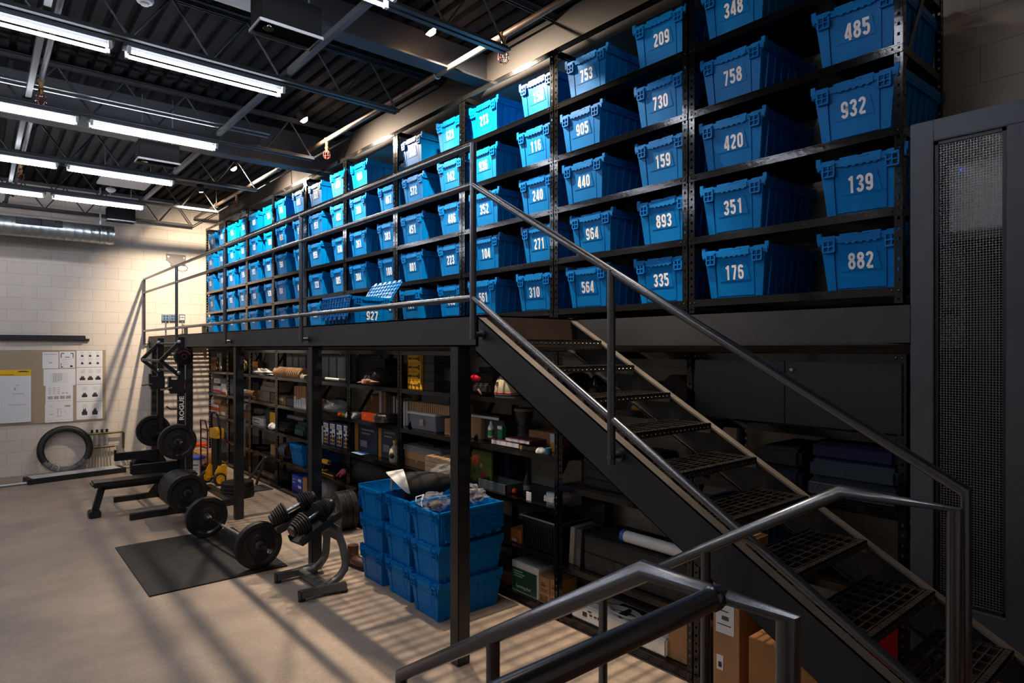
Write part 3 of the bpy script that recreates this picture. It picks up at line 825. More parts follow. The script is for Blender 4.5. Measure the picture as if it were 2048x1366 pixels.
def paper(px0, px1, py0, py1, label, draw, name='paper_sheet', group='papers pinned on the board', m=PAPER, cat='paper', th=.001):
    x0, x1 = Xat(px0, YP), Xat(px1, YP); xm = (x0+x1)/2; z0, z1 = Zat(py1, xm, YP), Zat(py0, xm, YP)
    t = thing(name, label, cat, (x0, YP, z0), 0, group)
    w, h = x1-x0, z1-z0
    MB().ext(0, w, -th, 0, 0, h).build('sheet', m, t)
    mk = {}
    for (mm, a, b, c, d) in draw: mk.setdefault(mm.name, (mm, MB()))[1].ext(a*w, b*w, -th-.0006, -th-.0002, c*h, d*h)
    for mm, b in mk.values(): b.build('print', mm, t)
    return t, w, h
def L(m, *rs): return [(m,)+r for r in rs]
rr_ = random.Random(3)
def lines(m, n, u0=.1, u1=.9, v0=.1, v1=.9, th=.012):
    return [(m, u0, u0+(u1-u0)*rr_.uniform(.5, 1), v0+(v1-v0)*i/max(1, n-1), v0+(v1-v0)*i/max(1, n-1)+th) for i in range(n)]
def gridbox(m, u, v, w, h, n=3):
    o = []
    for i in range(n+1):
        o.append((m, u, u+w, v+h*i/n, v+h*i/n+.008)); o.append((m, u+w*i/n, u+w*i/n+.008, v, v+h))
    return o
def skyline(m, u, v, w, h):
    return [(m, u, u+w, v, v+h*.55), (m, u+w*.2, u+w*.8, v+h*.55, v+h*.8), (m, u+w*.3, u+w*.45, v+h*.8, v+h), (m, u+w*.58, u+w*.74, v+h*.8, v+h)]
paper(85, 117, 704, 737, 'white certificate sheet, upper row of the pin board', L(GREYINK, (.1, .9, .84, .88))+lines(GREYINK, 4, .15, .85, .3, .7)+L(INK, (.4, .6, .34, .365)))
paper(119, 150, 703, 736, 'white certificate with black border corners on the pin board', L(INK, (.08, .13, .6, .86), (.85, .9, .6, .86), (.1, .3, .86, .91), (.7, .9, .86, .91), (.35, .65, .64, .68), (.08, .22, .04, .1), (.68, .85, .05, .16), (.08, .12, .14, .3))+lines(GREYINK, 4, .18, .8, .2, .52))
paper(87, 151, 738, 771, 'wide grey technical drawing sheet under the certificates', L(GREYINK, *[(.3+.05*i, .32+.05*i, .2+.02*i, .75) for i in range(6)], *[(.2, .75, .2+.1*i, .212+.1*i) for i in range(6)]))
paper(91, 146, 771, 807, 'plan sheet with rows of small blocks, third down on the pin board', L(GREYINK, *[(.1+.16*i, .2+.16*i, .85-.1*j, .88-.1*j) for i in range(3) for j in range(4)], *[(.58+.14*i, .68+.14*i, .55, .6) for i in range(2)], *[(.08+.22*i, .26+.22*i, .25, .42) for i in range(4)], (.05, .95, .14, .155)))
paper(90, 146, 807, 844, 'sketch sheet with steps and columns, lowest of the left paper column', L(GREYINK, (.44, .46, .3, .72), (.42, .58, .7, .72), (.56, .575, .3, .72), (.42, .58, .3, .32), (.66, .7, .6, .62), (.7, .76, .52, .54), (.76, .84, .4, .42), (.15, .28, .85, .87), (.2, .3, .6, .62), (.15, .3, .42, .45), (.7, .9, .8, .9), (.05, .95, .1, .11)))
def colsheet(n, tall): return sum([gridbox(GREYINK, (.17+.3*i) if n == 3 else (.22+.4*i), .66, .14 if n == 3 else .17, .2)+skyline(INK, (.12+.3*i) if n == 3 else (.2+.4*i), .24, .21, .26*tall) for i in range(n)], [])+L(GREYINK, (.05, .95, .1, .11))
paper(153, 205, 701, 734, 'sheet of six small black house icons, top of the right paper column', sum([skyline(INK, .16+.3*i, .62, .11, .13)+skyline(INK, .16+.3*i, .17, .11, .15)+gridbox(GREYINK, .15+.3*i, .8, .1, .1, 2)+gridbox(GREYINK, .14+.3*i, .42, .15, .12, 2) for i in range(3)], []))
paper(153, 205, 735, 768, 'sheet with three black skyline icons, second in the right paper column', colsheet(3, 1))
paper(153, 205, 769, 802, 'sheet with two black skyline icons, third in the right paper column', colsheet(2, 1.1))
paper(153, 205, 803, 838, 'sheet with two tall black tower icons, bottom of the right paper column', colsheet(2, 1.5))
g = []
for i in range(14): g.append((mat('pale_grid', 'c4cad2', .8), .0+.071*i, .003+.071*i, .02, .86))
for i in range(16): g.append((mat('pale_grid', 'c4cad2', .8), 0, 1, .03+.053*i, .033+.053*i))
g += L(GREYINK, (.62, .66, .62, .66), (.66, .74, .7, .71), (.6, .84, .54, .55), (.6, .605, .44, .54), (.84, .845, .5, .54), (.5, .9, .34, .345), (.52, .86, .325, .33))
t, w, h = paper(-30, 62, 740, 846, 'white gridded flip chart pad with yellow header on the pin board', g, 'flip_chart', None, PAPER, 'flip chart', .02)
MB().ext(0, w, -.0225, -.0195, h*.885, h).build('header', mat('pad_yellow', 'e6b400', .6), t)
mb = MB(); mb.ext(.7*w, .95*w, -.0235, -.0224, h*.955, h*.972); mb.ext(.75*w, .9*w, -.0235, -.0224, h*.972, h*.98)
mb.build('header_print', INK, t)
MB().ext(.1*w, .62*w, -.0235, -.0224, h*.905, h*.916).build('header_line', mat('brown_ink', '8a4a1c', .7), t)
r = list(wall_rect(0, 170, 672, 681)); xl = -1.2
t = thing('wall_screen', 'long black retracted screen case high on the far wall', 'projection screen', (xl, YF, r[2]))
MB().ext(0, r[1]-xl, -.09, 0, 0, .09).build('case', MATTE, t, bev=.008)
MB().ext(r[1]-xl, r[1]-xl+.06, -.05, -.01, .0, .035).build('end_pin', MATTE, t)
# metal plate with a cut corner and a wire loop
x0, x1, z0, z1 = wall_rect(332, 371, 509, 533)
t = thing('steel_plate', 'grey notched steel plate bolted to the far wall above the railing', 'plate', (x0, YF, z0))
w, h = x1-x0, z1-z0
MB().prism([(0, h), (w, h*.98), (w, h*.15), (w*.22, 0), (w*.22, h*.28), (w*.12, h*.34), (w*.1, h*.45), (0, h*.45)], 'y', -.02, 0).build('plate', mat('plate_grey', '5d5a57', .5, .5), t)
mb = MB()
for a, b in ((.1, .75), (.9, .75)): mb.lathe([(.02, 0), (.018, .012)], c=(w*a, -.02, h*b), axis=(0, -1, 0), n=12)
mb.build('bolt', GALV, t)
MB().tube([(w*.8+.1*math.cos(a), -.025, -.02+.06*math.sin(a)) for a in [q*math.pi/9 for q in range(18)]], .004, 6, closed=True).build('wire_loop', INK, t)
BOXC = mat('outlet_grey', '7d8b93', .45, .3); OUTB = mat('outlet_blue', '1d4f86', .4)
def outlet(pa, pb, label, light=False):
    x0, x1, z0, z1 = wall_rect(pa, pb, 629, 642)
    t = thing('outlet_box', label, 'outlet', (x0, YF, z0), 0, 'surface outlet boxes above the deck')
    w, h = x1-x0, z1-z0
    MB().ext(0, w, -.055, 0, 0, h).build('box', BOXC if not light else GALV, t, bev=.004)
    for a in (.3, .7):
        for b in (.3, .7): MB().lathe([(.02, 0), (.02, .004)], c=(w*a, -.055, h*b), axis=(0, -1, 0), n=14).build('socket', WHITE if light else OUTB, t)
    return t, w
t, w = outlet(323, 338, 'blue socketed outlet box, first from the wall railing end')
MB().cyl((w*.55, -.025, 0), (w*.55, -.025, -.27), .012, n=10).build('conduit', GALV, t)
outlet(339, 352, 'blue socketed outlet box in the middle beside the railing post')
t, w = outlet(357, 369, 'pale socketed outlet box nearest the tote racks', True)
MB().cyl((w*.6, -.025, 0), (w*.6, -.025, -2.0), .012, n=10).build('conduit', GALV, t)
# deck side small shelf at the far wall
t = thing('small_bench', 'small pale plank shelf on the mezzanine deck by the far wall', 'shelf', (3.0, 13.2, ZD))
MB().ext(0, .42, -.12, .12, .20, .225).build('plank', mat('pale_wood', 'b79a78', .6), t)
for x in (.05, .37): MB().ext(x-.012, x+.012, -.1, .1, 0, .2).build('leg', MATTE, t)

# ------------------------------------------------------------------ things along the foot of the far wall
c = (Xat(131, 13.35), 13.36, .405)
t = thing('motorcycle_tyre', 'black tyre with plastic wrap leaning against the far block wall', 'tyre', c)
t.rotation_euler = (math.radians(-9), 0, 0)
mb = MB(); pr = [(.30, -.05), (.315, -.062), (.36, -.066), (.395, -.045), (.404, 0), (.395, .045), (.36, .066), (.315, .062), (.30, .05), (.31, .03), (.36, .045), (.385, 0), (.36, -.045), (.31, -.03), (.30, -.05)]
mb.lathe(pr, axis=(0, 1, 0), n=56); mb.f = mb.f[:-2]; mb.build('tyre', RUBBER, t, smooth=50)
rw = random.Random(11)
MB().tube([(.352*math.cos(math.radians(q)), rw.uniform(-.008, .008), .352*math.sin(math.radians(q))) for q in range(-148, -30, 3)], [rw.uniform(.066, .088) for q in range(-148, -30, 3)], 12).build('plastic_wrap', CLEAR, t)
BR = mat('aged_brass', '6d6246', .45, .7); PEX = mat('grey_tubing', '8b8378', .55)
cx = Xat(200, 13.42); zt, zb = Zat(867, cx, 13.42), Zat(894, cx, 13.42)
t = thing('pipe_manifold', 'brass radiant heating manifold with grey tubes low on the far wall', 'manifold', (cx, 13.42, 0))
MB().cyl((-.24, 0, zt), (.18, 0, zt), .022, n=14).build('supply_bar', BR, t, smooth=40)
MB().cyl((-.2, 0, zb), (.22, 0, zb), .022, n=14).build('return_bar', BR, t, smooth=40)
for k in range(4):
    x = -.12+.075*k
    MB().lathe([(.02, 0), (.02, .05), (.012, .055)], c=(x, 0, zt+.02), n=12).build('valve_knob', MATTE, t)
    MB().lathe([(.016, 0), (.022, .05), (.016, .1), (.022, .15), (.016, zt-zb)], c=(x, 0, zb), n=12).build('flow_meter', mat('meter_grey', '8f8d88', .4), t)
for k in range(8):
    x = -.15+.042*k
    MB().tube([(x, 0, zb-.02), (x*1.05, -.005, zb*.5), (x*1.15, 0, 0)], .011, 8).build('tube', PEX, t, smooth=40)
MB().tube([(.18, 0, zt), (.34, 0, zt), (.36, 0, zt-.02), (.36, 0, zt-.3)], .018, 10).build('supply_pipe', BR, t, smooth=40)
MB().tube([(.36, 0, zt-.3), (.36, 0, .3), (.45, 0, .0)], .014, 10).build('supply_tube', PEX, t, smooth=40)
MB().tube([(.22, 0, zb), (.27, 0, zb), (.27, 0, zb-.12), (.3, 0, .2), (.42, 0, .0)], .014, 10).build('return_pipe', PEX, t, smooth=40)
xa, ya = .62, 12.55
t = thing('aluminium_beam', 'long black and silver boxed beam lying on the floor before the far wall', 'beam case', (xa, ya, 0), math.radians(9))
MB().ext(0, 1.38, -.07, .27, 0, .085).build('case', MATTE, t, bev=.006)
MB().ext(.06, 1.3, -.05, .25, .085, .091).build('top_strip', mat('silver_strip', 'bcbcbe', .5, .1), t)
MB().cyl((1.38, 0, .06), (1.5, 0, .06), .022, n=14).build('chrome_end', CHROME, t, smooth=40)
solo('steel_pole', MB().cyl((0, 0, 0), (1.35, .12, 0), .022, n=12), mat('silver_pole', 'b9b9b8', .35, .6), 'silver pole lying on the floor along the far wall', 'pole', (-.72, 12.45, .023), 0, None, 0, 40)

# ------------------------------------------------------------------ gym
def plate_mb(r, th):
    h = th/2
    return MB().lathe([(.025, -h*.6), (.06, -h*.6), (.065, -h*.8), (.1, -h*.8), (.105, -h*.55), (r*.72, -h*.55), (r*.8, -h), (r*.97, -h), (r, -h*.75), (r, h*.75), (r*.97, h), (r*.8, h), (r*.72, h*.55), (.105, h*.55), (.1, h*.8), (.065, h*.8), (.06, h*.6), (.025, h*.6)], axis=(0, 0, 1), n=56)
PM = {}
def plate(label, loc, axis, r=.225, th=.06, group='bumper plates', hub=CHROME):
    t = thing('bumper_plate', label, 'weight plate', loc, 0, group)
    t.rotation_euler = Vector(axis).to_track_quat('Z', 'Y').to_euler()
    k = (r, th)
    if k not in PM:
        PM[k] = (plate_mb(r, th).mesh('rubber_disc', RUBBER, smooth=35), MB().lathe([(.026, -th*.36), (.042, -th*.36), (.042, th*.36), (.026, th*.36)], n=24).mesh('hub_ring', DGREY, smooth=40))
    inst('rubber_disc', PM[k][0], t); inst('hub_ring', PM[k][1], t)
    return t
def barbell(label, p, q, over, loc_m=CHROME, sleeve=None):
    p, q = Vector(p), Vector(q); d = (q-p).normalized(); L_ = (q-p).length
    t = thing('barbell', label, 'barbell', (p+q)/2); t.rotation_euler = d.to_track_quat('Z', 'Y').to_euler()
    h = L_/2
    MB().cyl((0, 0, -h), (0, 0, h), .014, n=14).build('shaft', loc_m, t, smooth=40)
    for s in (-1, 1):
        MB().lathe([(.024, 0), (.036, .002), (.036, .03), (.025, .032), (.025, over), (.02, over+.004)], c=(0, 0, s*h), axis=(0, 0, s), n=24).build('sleeve', sleeve or loc_m, t, smooth=40)
    MB().cyl((0, 0, -h*.35), (0, 0, h*.35), .0146, n=14).build('knurled_grip', mat('knurled_steel', 'b4b4b4', .35, 1.), t, smooth=40)
    return t, d
solo('rubber_mat', MB().ext(1.145, 2.35, 6.2, 7.96, 0, .012), RUBBER, 'black rectangular rubber mat on the concrete under the barbell', 'mat', bev=.003)
pn, pf_ = Vector((2.1, 6.30, .238)), Vector((2.0, 7.73, .238)); dd = (pf_-pn).normalized()
barbell('chrome barbell loaded with two plates resting on the black mat', pn+dd*.06, pf_-dd*.06, .32)
plate('black bumper plate on the near end of the mat barbell', pn, dd, th=.075)
plate('black bumper plate on the far end of the mat barbell', pf_, dd, th=.075)
plate('thin metal weight plate outside the near plate of the mat barbell', pn-dd*.052, dd, r=.1, th=.022) if False else None
# rack
RX, RYA, RYB = 2.05, 10.33, 9.13
t = thing('power_rack', 'black steel power rack standing in front of the mezzanine', 'power rack', (0, 0, 0))
RK = mat('rack_black', '141415', .42, .1, .5)
def up(y):
    mb = MB(); a, b = RX-.038, RX+.038; c, d = y-.038, y+.038
    mb.ext(a, a+.004, c, c+.027, .0, 2.29); mb.ext(a, a+.004, d-.027, d, 0, 2.29)
    mb.ext(a, b, c, c+.004, 0, 2.29); mb.ext(b-.004, b, c, d, 0, 2.29); mb.ext(a, b, d-.004, d, 0, 2.29)
    mb.ext(a, b, c, d, 2.285, 2.29)
    z = .1
    mb.ext(a, a+.004, c+.027, d-.027, 0, .09)
    while z < 2.27: mb.ext(a, a+.004, c+.027, d-.027, z, z+.027); z += .05
    mb.ext(a+.006, a+.01, c, d, 0, 2.28)
    return mb
for y, nm_ in ((RYA, 'far'), (RYB, 'near')):
    u = up(y).build('upright', RK, t)
    for z in (2.23, 1.83): MB().lathe([(.024, 0), (.024, .012), (.012, .02)], c=(RX-.03, y-.038, z), axis=(0, -1, 0), n=14).build('bolt', GALV, u, smooth=40)
    for z in (.22, .12): MB().lathe([(.018, 0), (.018, .01)], c=(RX-.04, y, z), axis=(-1, 0, 0), n=12).build('bolt', GALV, u)
    MB().ext(1.47, 2.75, y-.038, y+.038, .0, .076).build('foot', RK, t, bev=.004)
    MB().prism([(RX-.17, .076), (RX-.04, .076), (RX-.04, .26)], 'y', y-.045, y-.038).build('gusset', RK, t)
    a = MB(); a.ext(1.5, RX-.04, y-.03, y+.03, .575, .685); a.ext(1.475, 1.5, y-.03, y+.03, .575, .73)
    s = a.build('safety_arm', RK, t, bev=.003)
    mb = MB()
    for k in range(10): mb.lathe([(.011, 0), (.011, .002)], c=(1.56+.045*k, y-.03, .63), axis=(0, -1, 0), n=10)
    mb.build('hole', mat('hole_black', '050505', .9), s)
    MB().prism([(1.74, .575), (RX-.02, .575), (RX-.02, .50)], 'y', y-.032, y-.026).build('arm_gusset', RK, s)
    j = MB(); j.ext(RX-.13, RX+.05, y-.05, y+.05, 1.56, 1.74); j.ext(RX-.15, RX-.12, y-.04, y+.04, 1.6, 1.78)
    jc = j.build('j_cup', RK, t, bev=.004)
    MB().tube([(RX-.12, y-.06, 1.64), (RX-.22, y-.07, 1.62), (RX-.25, y-.07, 1.62)], .012, 10).build('pull_pin', CHROME, jc, smooth=40)
MB().ext(RX+.03, RX+.036, RYB-.065, RYB-.04, 1.62, 1.7).build('red_tab', RED, t)
MB().tube([(RX-.02, RYB-.04, 1.71), (RX-.15, RYB-.06, 1.66), (RX-.24, RYB-.07, 1.62)], .005, 6).build('pin_cord', MATTE, t)
mb = MB()
for z in (2.21, 1.84): MB().tube([(RX-.02, RYA, z), (RX-.02, RYB, z)], .018, 12).build('pull_up_bar', RK, t, smooth=40)
MB().tube([(1.815, RYA, 1.985), (1.815, RYB, 1.985)], .018, 12).build('pull_up_bar', RK, t, smooth=40)
for y in (RYA, RYB):
    MB().bar((RX-.03, y, 2.21), (1.815, y, 1.985), .045, .05, up=(0, 1, 0)).build('pull_up_arm', RK, t)
    MB().bar((RX-.03, y, 1.8), (1.815, y, 1.985), .045, .05, up=(0, 1, 0)).build('pull_up_arm', RK, t)
MB().ext(RX-.03, RX+.03, RYB, RYA, .0, .076).build('base_cross_tube', RK, t)
MB().ext(2.67, 2.75, RYB, RYA, .0, .076).build('base_cross_tube', RK, t)
MB().tube([(RX-.03, RYB-.05, 1.36), (RX-.13, RYB-.05, 1.36), (RX-.18, RYB-.05, 1.4)], .009, 8).build('hook', RK, t, smooth=40)
tm = text_mb('ROGUE', .093, .0022); tm2 = MB().add(tm, frame((0, 0, 1.0), (-.82, 0, 0), (RX+.004, RYB-.0395, 1.365)))
tm2.build('lettering', NUMM, t)
mb = MB()
for k in range(3): mb.ext(RX-.02+.014*k, RX-.012+.014*k, RYB-.0395, RYB-.0385, 1.13, 1.155)
mb.build('emblem', GREYINK, t)
t = thing('weight_ball', 'small black round weight with red ring lettering high on the rack', 'weight', (RX+.01, RYB-.085, 2.04))
MB().lathe([(.06, .05), (.1, .045), (.115, .02), (.115, -.02), (.1, -.035), (.03, -.038)], axis=(0, 1, 0), n=36).build('body', mat('gloss_black', '0d0d0e', .25), t, smooth=40)
mb = MB()
for k in range(8):
    a = math.radians(25+17*k); mb.box((.075*math.cos(a), -.0375, .075*math.sin(a)), (.012, .004, .022), Matrix.Rotation(-(a-math.pi/2), 3, 'Y'))
mb.tube([(.03*math.cos(q*math.pi/12), -.039, .03*math.sin(q*math.pi/12)) for q in range(24)], .003, 5, closed=True)
mb.build('lettering', mat('dull_red', '7a1a16', .6), t)
pn2, pf2 = Vector((1.985, 9.02, .945)), Vector((1.985, 10.46, .945)); d2 = Vector((0, 1, 0))
bb, _ = barbell('dark barbell held on the power rack with two plates', pn2+d2*.06, pf2-d2*.06, .30, mat('dark_steel', '3a3a3c', .35, .9))
mb = MB()
for z in (-.735, -.95): mb.lathe([(.0252, 0), (.0272, .002), (.0272, .008), (.0252, .01)], c=(0, 0, z), n=20)
mb.build('red_band', RED, bb)
plate('black bumper plate on the near end of the rack barbell', pn2, d2, th=.07)
plate('black bumper plate on the far end of the rack barbell', pf2, d2, th=.07)
for y, w_ in ((RYA, 'far'), (RYB, 'near')):
    u = MB(); u.ext(RX-.1, RX-.035, y-.045, y+.045, .88, .93); u.ext(RX-.11, RX-.095, y-.045, y+.045, .88, .99); u.build('lower_cup', RK, bpy.data.objects['power_rack'], bev=.003)
MB().cyl((1.93, 8.2, .42), (1.93, RYB, .42), .024, n=14).build('storage_peg', RK, bpy.data.objects['power_rack'], smooth=40)
MB().ext(1.9, RX+.03, RYB-.03, RYB+.03, .37, .47).build('storage_bracket', RK, bpy.data.objects['power_rack'])
for i in range(5):
    plate(['outermost thick bumper plate on the near storage peg', 'second bumper plate on the near storage peg', 'third bumper plate on the near storage peg', 'fourth bumper plate on the near storage peg', 'innermost bumper plate on the near storage peg'][i], (1.93, 8.31+.105*i, .42), d2, r=.225-.002*i, th=.1)
MB().cyl((1.93, RYA, .42), (1.93, 10.75, .42), .024, n=14).build('storage_peg', RK, bpy.data.objects['power_rack'], smooth=40)
for i in range(3): plate(['first', 'second', 'third'][i]+' bumper plate on the far storage peg behind the bench', (1.93, 10.42+.08*i, .42), d2, th=.07)
# bench
t = thing('weight_bench', 'flat black padded bench on the floor in front of the rack', 'bench', (1.12, 9.6, 0))
MB().ext(0, 1.22, -.15, .15, .385, .45).build('pad', mat('black_vinyl', '1d1d1e', .35, 0, .5), t, bev=.02)
MB().bar((.12, 0, .38), (.045, 0, .09), .075, .075, up=(0, 1, 0)).build('leg', RK, t, bev=.004)
MB().ext(-.03, .1, -.1, .1, 0, .085).build('foot', RUBBER, t, bev=.012)
MB().bar((.12, 0, .36), (1.1, 0, .36), .075, .05).build('spine', RK, t)
MB().bar((1.05, 0, .36), (1.1, 0, .03), .075, .075, up=(0, 1, 0)).build('leg', RK, t)
MB().ext(1.06, 1.14, -.3, .3, 0, .05).build('foot', RK, t)
# plates lying and leaning
for i in range(4): plate(['bottom', 'second', 'third', 'top'][i]+' plate of the flat pile behind the first square post', (2.9, 9.6, .028+.054*i), (0, 0, 1), r=.23-.004*i, th=.054)
for i in range(3): plate(['foremost', 'middle', 'rearmost'][i]+' bumper plate leaning on the rack behind the dumbbell stand', (3.27+.075*i, 7.05, .228), (1, -.08, .0), th=.07)
# dumbbell stand
DS = mat('stand_grey', '5b5d5e', .4, .5)
t = thing('dumbbell_stand', 'grey steel dumbbell stand with two black trays on the floor', 'dumbbell stand', (2.3, 5.55, 0))
def foot(y, s):
    MB().bar((-.2, y+s*.0, .055), (.02, y, .055), .07, .06).build('foot', DS, t, bev=.006)
    MB().bar((.0, y, .055), (.2, y-s*.05, .055), .07, .06).build('foot', DS, t, bev=.006)
    for x in (-.185, .185):
        MB().lathe([(.03, 0), (.03, .022), (.02, .026)], c=(x, y-(s*.045 if x > 0 else 0), 0), n=14).build('rubber_foot', RUBBER, t)
    MB().ext(-.206, -.198, y-.033, y+.033, .027, .083).build('end_cap', MATTE, t)
foot(-.28, 1); foot(.28, -1)
MB().bar((.03, -.28, .055), (.03, .28, .055), .06, .055).build('cross_tube', DS, t, bev=.005)
for s in (-1, 1):
    y = s*.17
    pts = [(.05, y*1.5, .06)]+[(.05+.2*math.sin(a)*1.0, y*1.25, .22-.16*math.cos(a)) for a in [math.radians(q) for q in (20, 45, 70, 90)]]+[(.24, y, .36), (.19, y, .50), (.12, y, .56), (.02, y, .565)]
    mb = MB()
    for a, b in zip(pts[:-1], pts[1:]): mb.bar(a, b, .05, .075, up=(0, 1, 0))
    MB().tube(pts, .035, 10).build('upright', DS, t, smooth=50)
MB().bar((.2, -.2, .48), (.2, .2, .48), .04, .12).build('brace_plate', DS, t)
TL = math.radians(24)
for s in (-1, 1):
    mb = MB(); R = Matrix.Rotation(-s*math.radians(9), 3, 'Z') @ Matrix.Rotation(-TL, 3, 'Y')
    mb.box((-.02, s*.205, .575), (.43, .2, .02), R); mb.box(Vector((-.02, s*.205, .575))+R @ Vector((0, .1, .025)), (.43, .012, .06), R); mb.box(Vector((-.02, s*.205, .575))+R @ Vector((0, -.1, .025)), (.43, .012, .06), R)
    mb.build('tray', MATTE, t, bev=.004)
def dumbbell(s, label):
    R = Matrix.Rotation(-s*math.radians(9), 4, 'Z') @ Matrix.Rotation(-TL, 4, 'Y')
    c = Vector((2.28, 5.55+s*.205, .575))+R.to_3x3() @ Vector((0, 0, .115))
    t = thing('adjustable_dumbbell', label, 'dumbbell', c, 0, 'adjustable dumbbells'); t.rotation_euler = R.to_euler()
    MB().cyl((-.07, 0, 0), (.07, 0, 0), .017, n=16).build('handle', CHROME, t, smooth=40)
    for e in (-1, 1):
        for k in range(6):
            r = .098-.006*k; x = e*(.075+.021*k)
            MB().lathe([(r*.92, -.0098), (r, -.005), (r, .005), (r*.92, .0098)], c=(x, 0, 0), axis=(1, 0, 0), n=26).build('weight_disc', RUBBER, t, smooth=35)
        MB().lathe([(.05, 0), (.05, .02), (.044, .026)], c=(e*.195, 0, 0), axis=(e, 0, 0), n=24).build('dial', mat('dial_grey', '262628', .35), t, smooth=40)
        MB().lathe([(.02, 0), (.02, .002)], c=(e*.221, 0, 0), axis=(e, 0, 0), n=16).build('dial_badge', mat('dial_red', '8c2017', .5), t)
dumbbell(-1, 'black adjustable dumbbell on the near tray of the grey stand')
dumbbell(1, 'black adjustable dumbbell on the far tray beside the mat barbell')
# boot
t = thing('work_boot', 'worn brown leather work boot on the floor beside the blue totes', 'boot', (2.86, 5.78, 0), math.radians(-84))
LEA = mat('brown_leather', '4f2e1e', .5, var=.3, vscale=14)
MB().raw(*(lambda m: (m.v, m.f))(MB().tube([(-.04, 0, .2), (-.04, 0, .12), (-.03, 0, .07)], [.055, .055, .06], 14).tube([(-.08, 0, .05), (0, 0, .06), (.1, 0, .05), (.18, 0, .045)], [.045, .055, .05, .035], 12))).build('upper', LEA, t, smooth=60)
MB().prism([(-.12, -.045), (.1, -.05), (.2, -.04), (.225, 0), (.2, .04), (.1, .05), (-.12, .045), (-.14, 0)], 'z', 0, .022).build('sole', mat('boot_sole', '2a1c14', .8), t, bev=.004)
mb = MB()
for k in range(5): mb.bar((.02-.012*k, -.035, .1+.025*k), (.02-.012*k, .035, .11+.025*k), .006, .006)
mb.build('lace', mat('lace', '7a5a3a', .8), t)
# hand trucks, boxes by the far corner
t = thing('hand_truck', 'yellow and black folding hand truck with yellow wheels', 'hand truck', (2.92, 10.72, 0), math.radians(12))
for s in (-1, 1):
    MB().tube([(0, s*.12, .15), (0, s*.12, .85), (-.02, s*.12, .95), (-.03, s*.10, 1.08)], .018, 10).build('side_tube', MATTE, t, smooth=40)
    w = MB().lathe([(.06, -.025), (.085, -.03), (.1, -.02), (.1, .02), (.085, .03), (.06, .025)], c=(-.05, s*.2, .1), axis=(0, 1, 0), n=30).build('wheel', RUBBER, t, smooth=40)
    MB().lathe([(.015, -.036), (.03, -.03), (.066, -.034), (.07, -.028), (.07, .028), (.066, .034), (.03, .03), (.015, .036)], c=(-.05, s*.2, .1), axis=(0, 1, 0), n=24).build('wheel_hub', YELLOW, w)
    MB().prism([(-.1, .08), (.02, .08), (.02, .3), (-.04, .3), (-.1, .2)], 'y', s*.155, s*.14).build('side_plate', YELLOW, t)
MB().tube([(-.03, -.1, 1.08), (-.04, -.06, 1.13), (-.04, .06, 1.13), (-.03, .1, 1.08)], .018, 10).build('handle', MATTE, t, smooth=40)
MB().ext(-.05, .06, -.13, .13, .72, .88).build('upper_plate', YELLOW, t, bev=.01)
MB().ext(-.03, .03, -.08, .08, .12, .74).build('folded_deck', MATTE, t, bev=.008)
MB().ext(-.02, .1, -.15, .15, .1, .3).build('lower_plate', YELLOW, t, bev=.01)
t = thing('red_hand_truck', 'dark red tube hand truck standing behind the yellow one', 'hand truck', (2.9, 11.35, 0), math.radians(8))
DR = mat('dark_red_paint', '5a1218', .4)
for s in (-1, 1):
    MB().tube([(0, s*.13, .05), (0, s*.13, .8), (-.02, s*.09, .95)], .013, 8).build('side_tube', DR, t, smooth=40)
    MB().lathe([(.05, -.02), (.1, -.022), (.1, .022), (.05, .02)], c=(.1, s*.17, .1), axis=(0, 1, 0), n=24).build('wheel', RUBBER, t, smooth=40)
MB().tube([(-.02, -.09, .95), (-.02, .09, .95)], .013, 8).build('handle', DR, t)
for k in range(5): MB().bar((0, -.13, .2+.15*k), (0, .13, .2+.15*k), .012, .02).build('cross_bar', DR, t)
MB().ext(-.16, .01, -.14, .14, 0.01, .02).build('toe_plate', DR, t)
t = thing('paint_bucket', 'white printed bucket with a blue lid on the floor by the hand trucks', 'bucket', (2.86, 11.62, 0))
MB().lathe([(.105, 0), (.122, .27), (.128, .27), (.128, .29), (.12, .3)], n=28).build('body', WHITE, t, smooth=40)
MB().lathe([(.129, .28), (.133, .285), (.133, .315), (.12, .325), (.02, .325)], n=28).build('lid', mat('lid_blue', '1a4fc0', .4), t, smooth=40)
mb = MB()
for (a, b, c, d) in ((-160, -95, .18, .22), (-150, -100, .1, .11), (-150, -100, .13, .14), (-150, -110, .07, .08)):
    n = 8
    for i in range(n):
        u0, u1 = math.radians(a+(b-a)*i/n), math.radians(a+(b-a)*(i+.8)/n); r0 = .105+.017*c/.27+.0012
        mb.raw([(r0*math.cos(u0), r0*math.sin(u0), c), (r0*math.cos(u1), r0*math.sin(u1), c), (r0*math.cos(u1), r0*math.sin(u1), d), (r0*math.cos(u0), r0*math.sin(u0), d)], [(0, 1, 2, 3)])
mb.build('print', mat('print_navy', '20244a', .7), t)
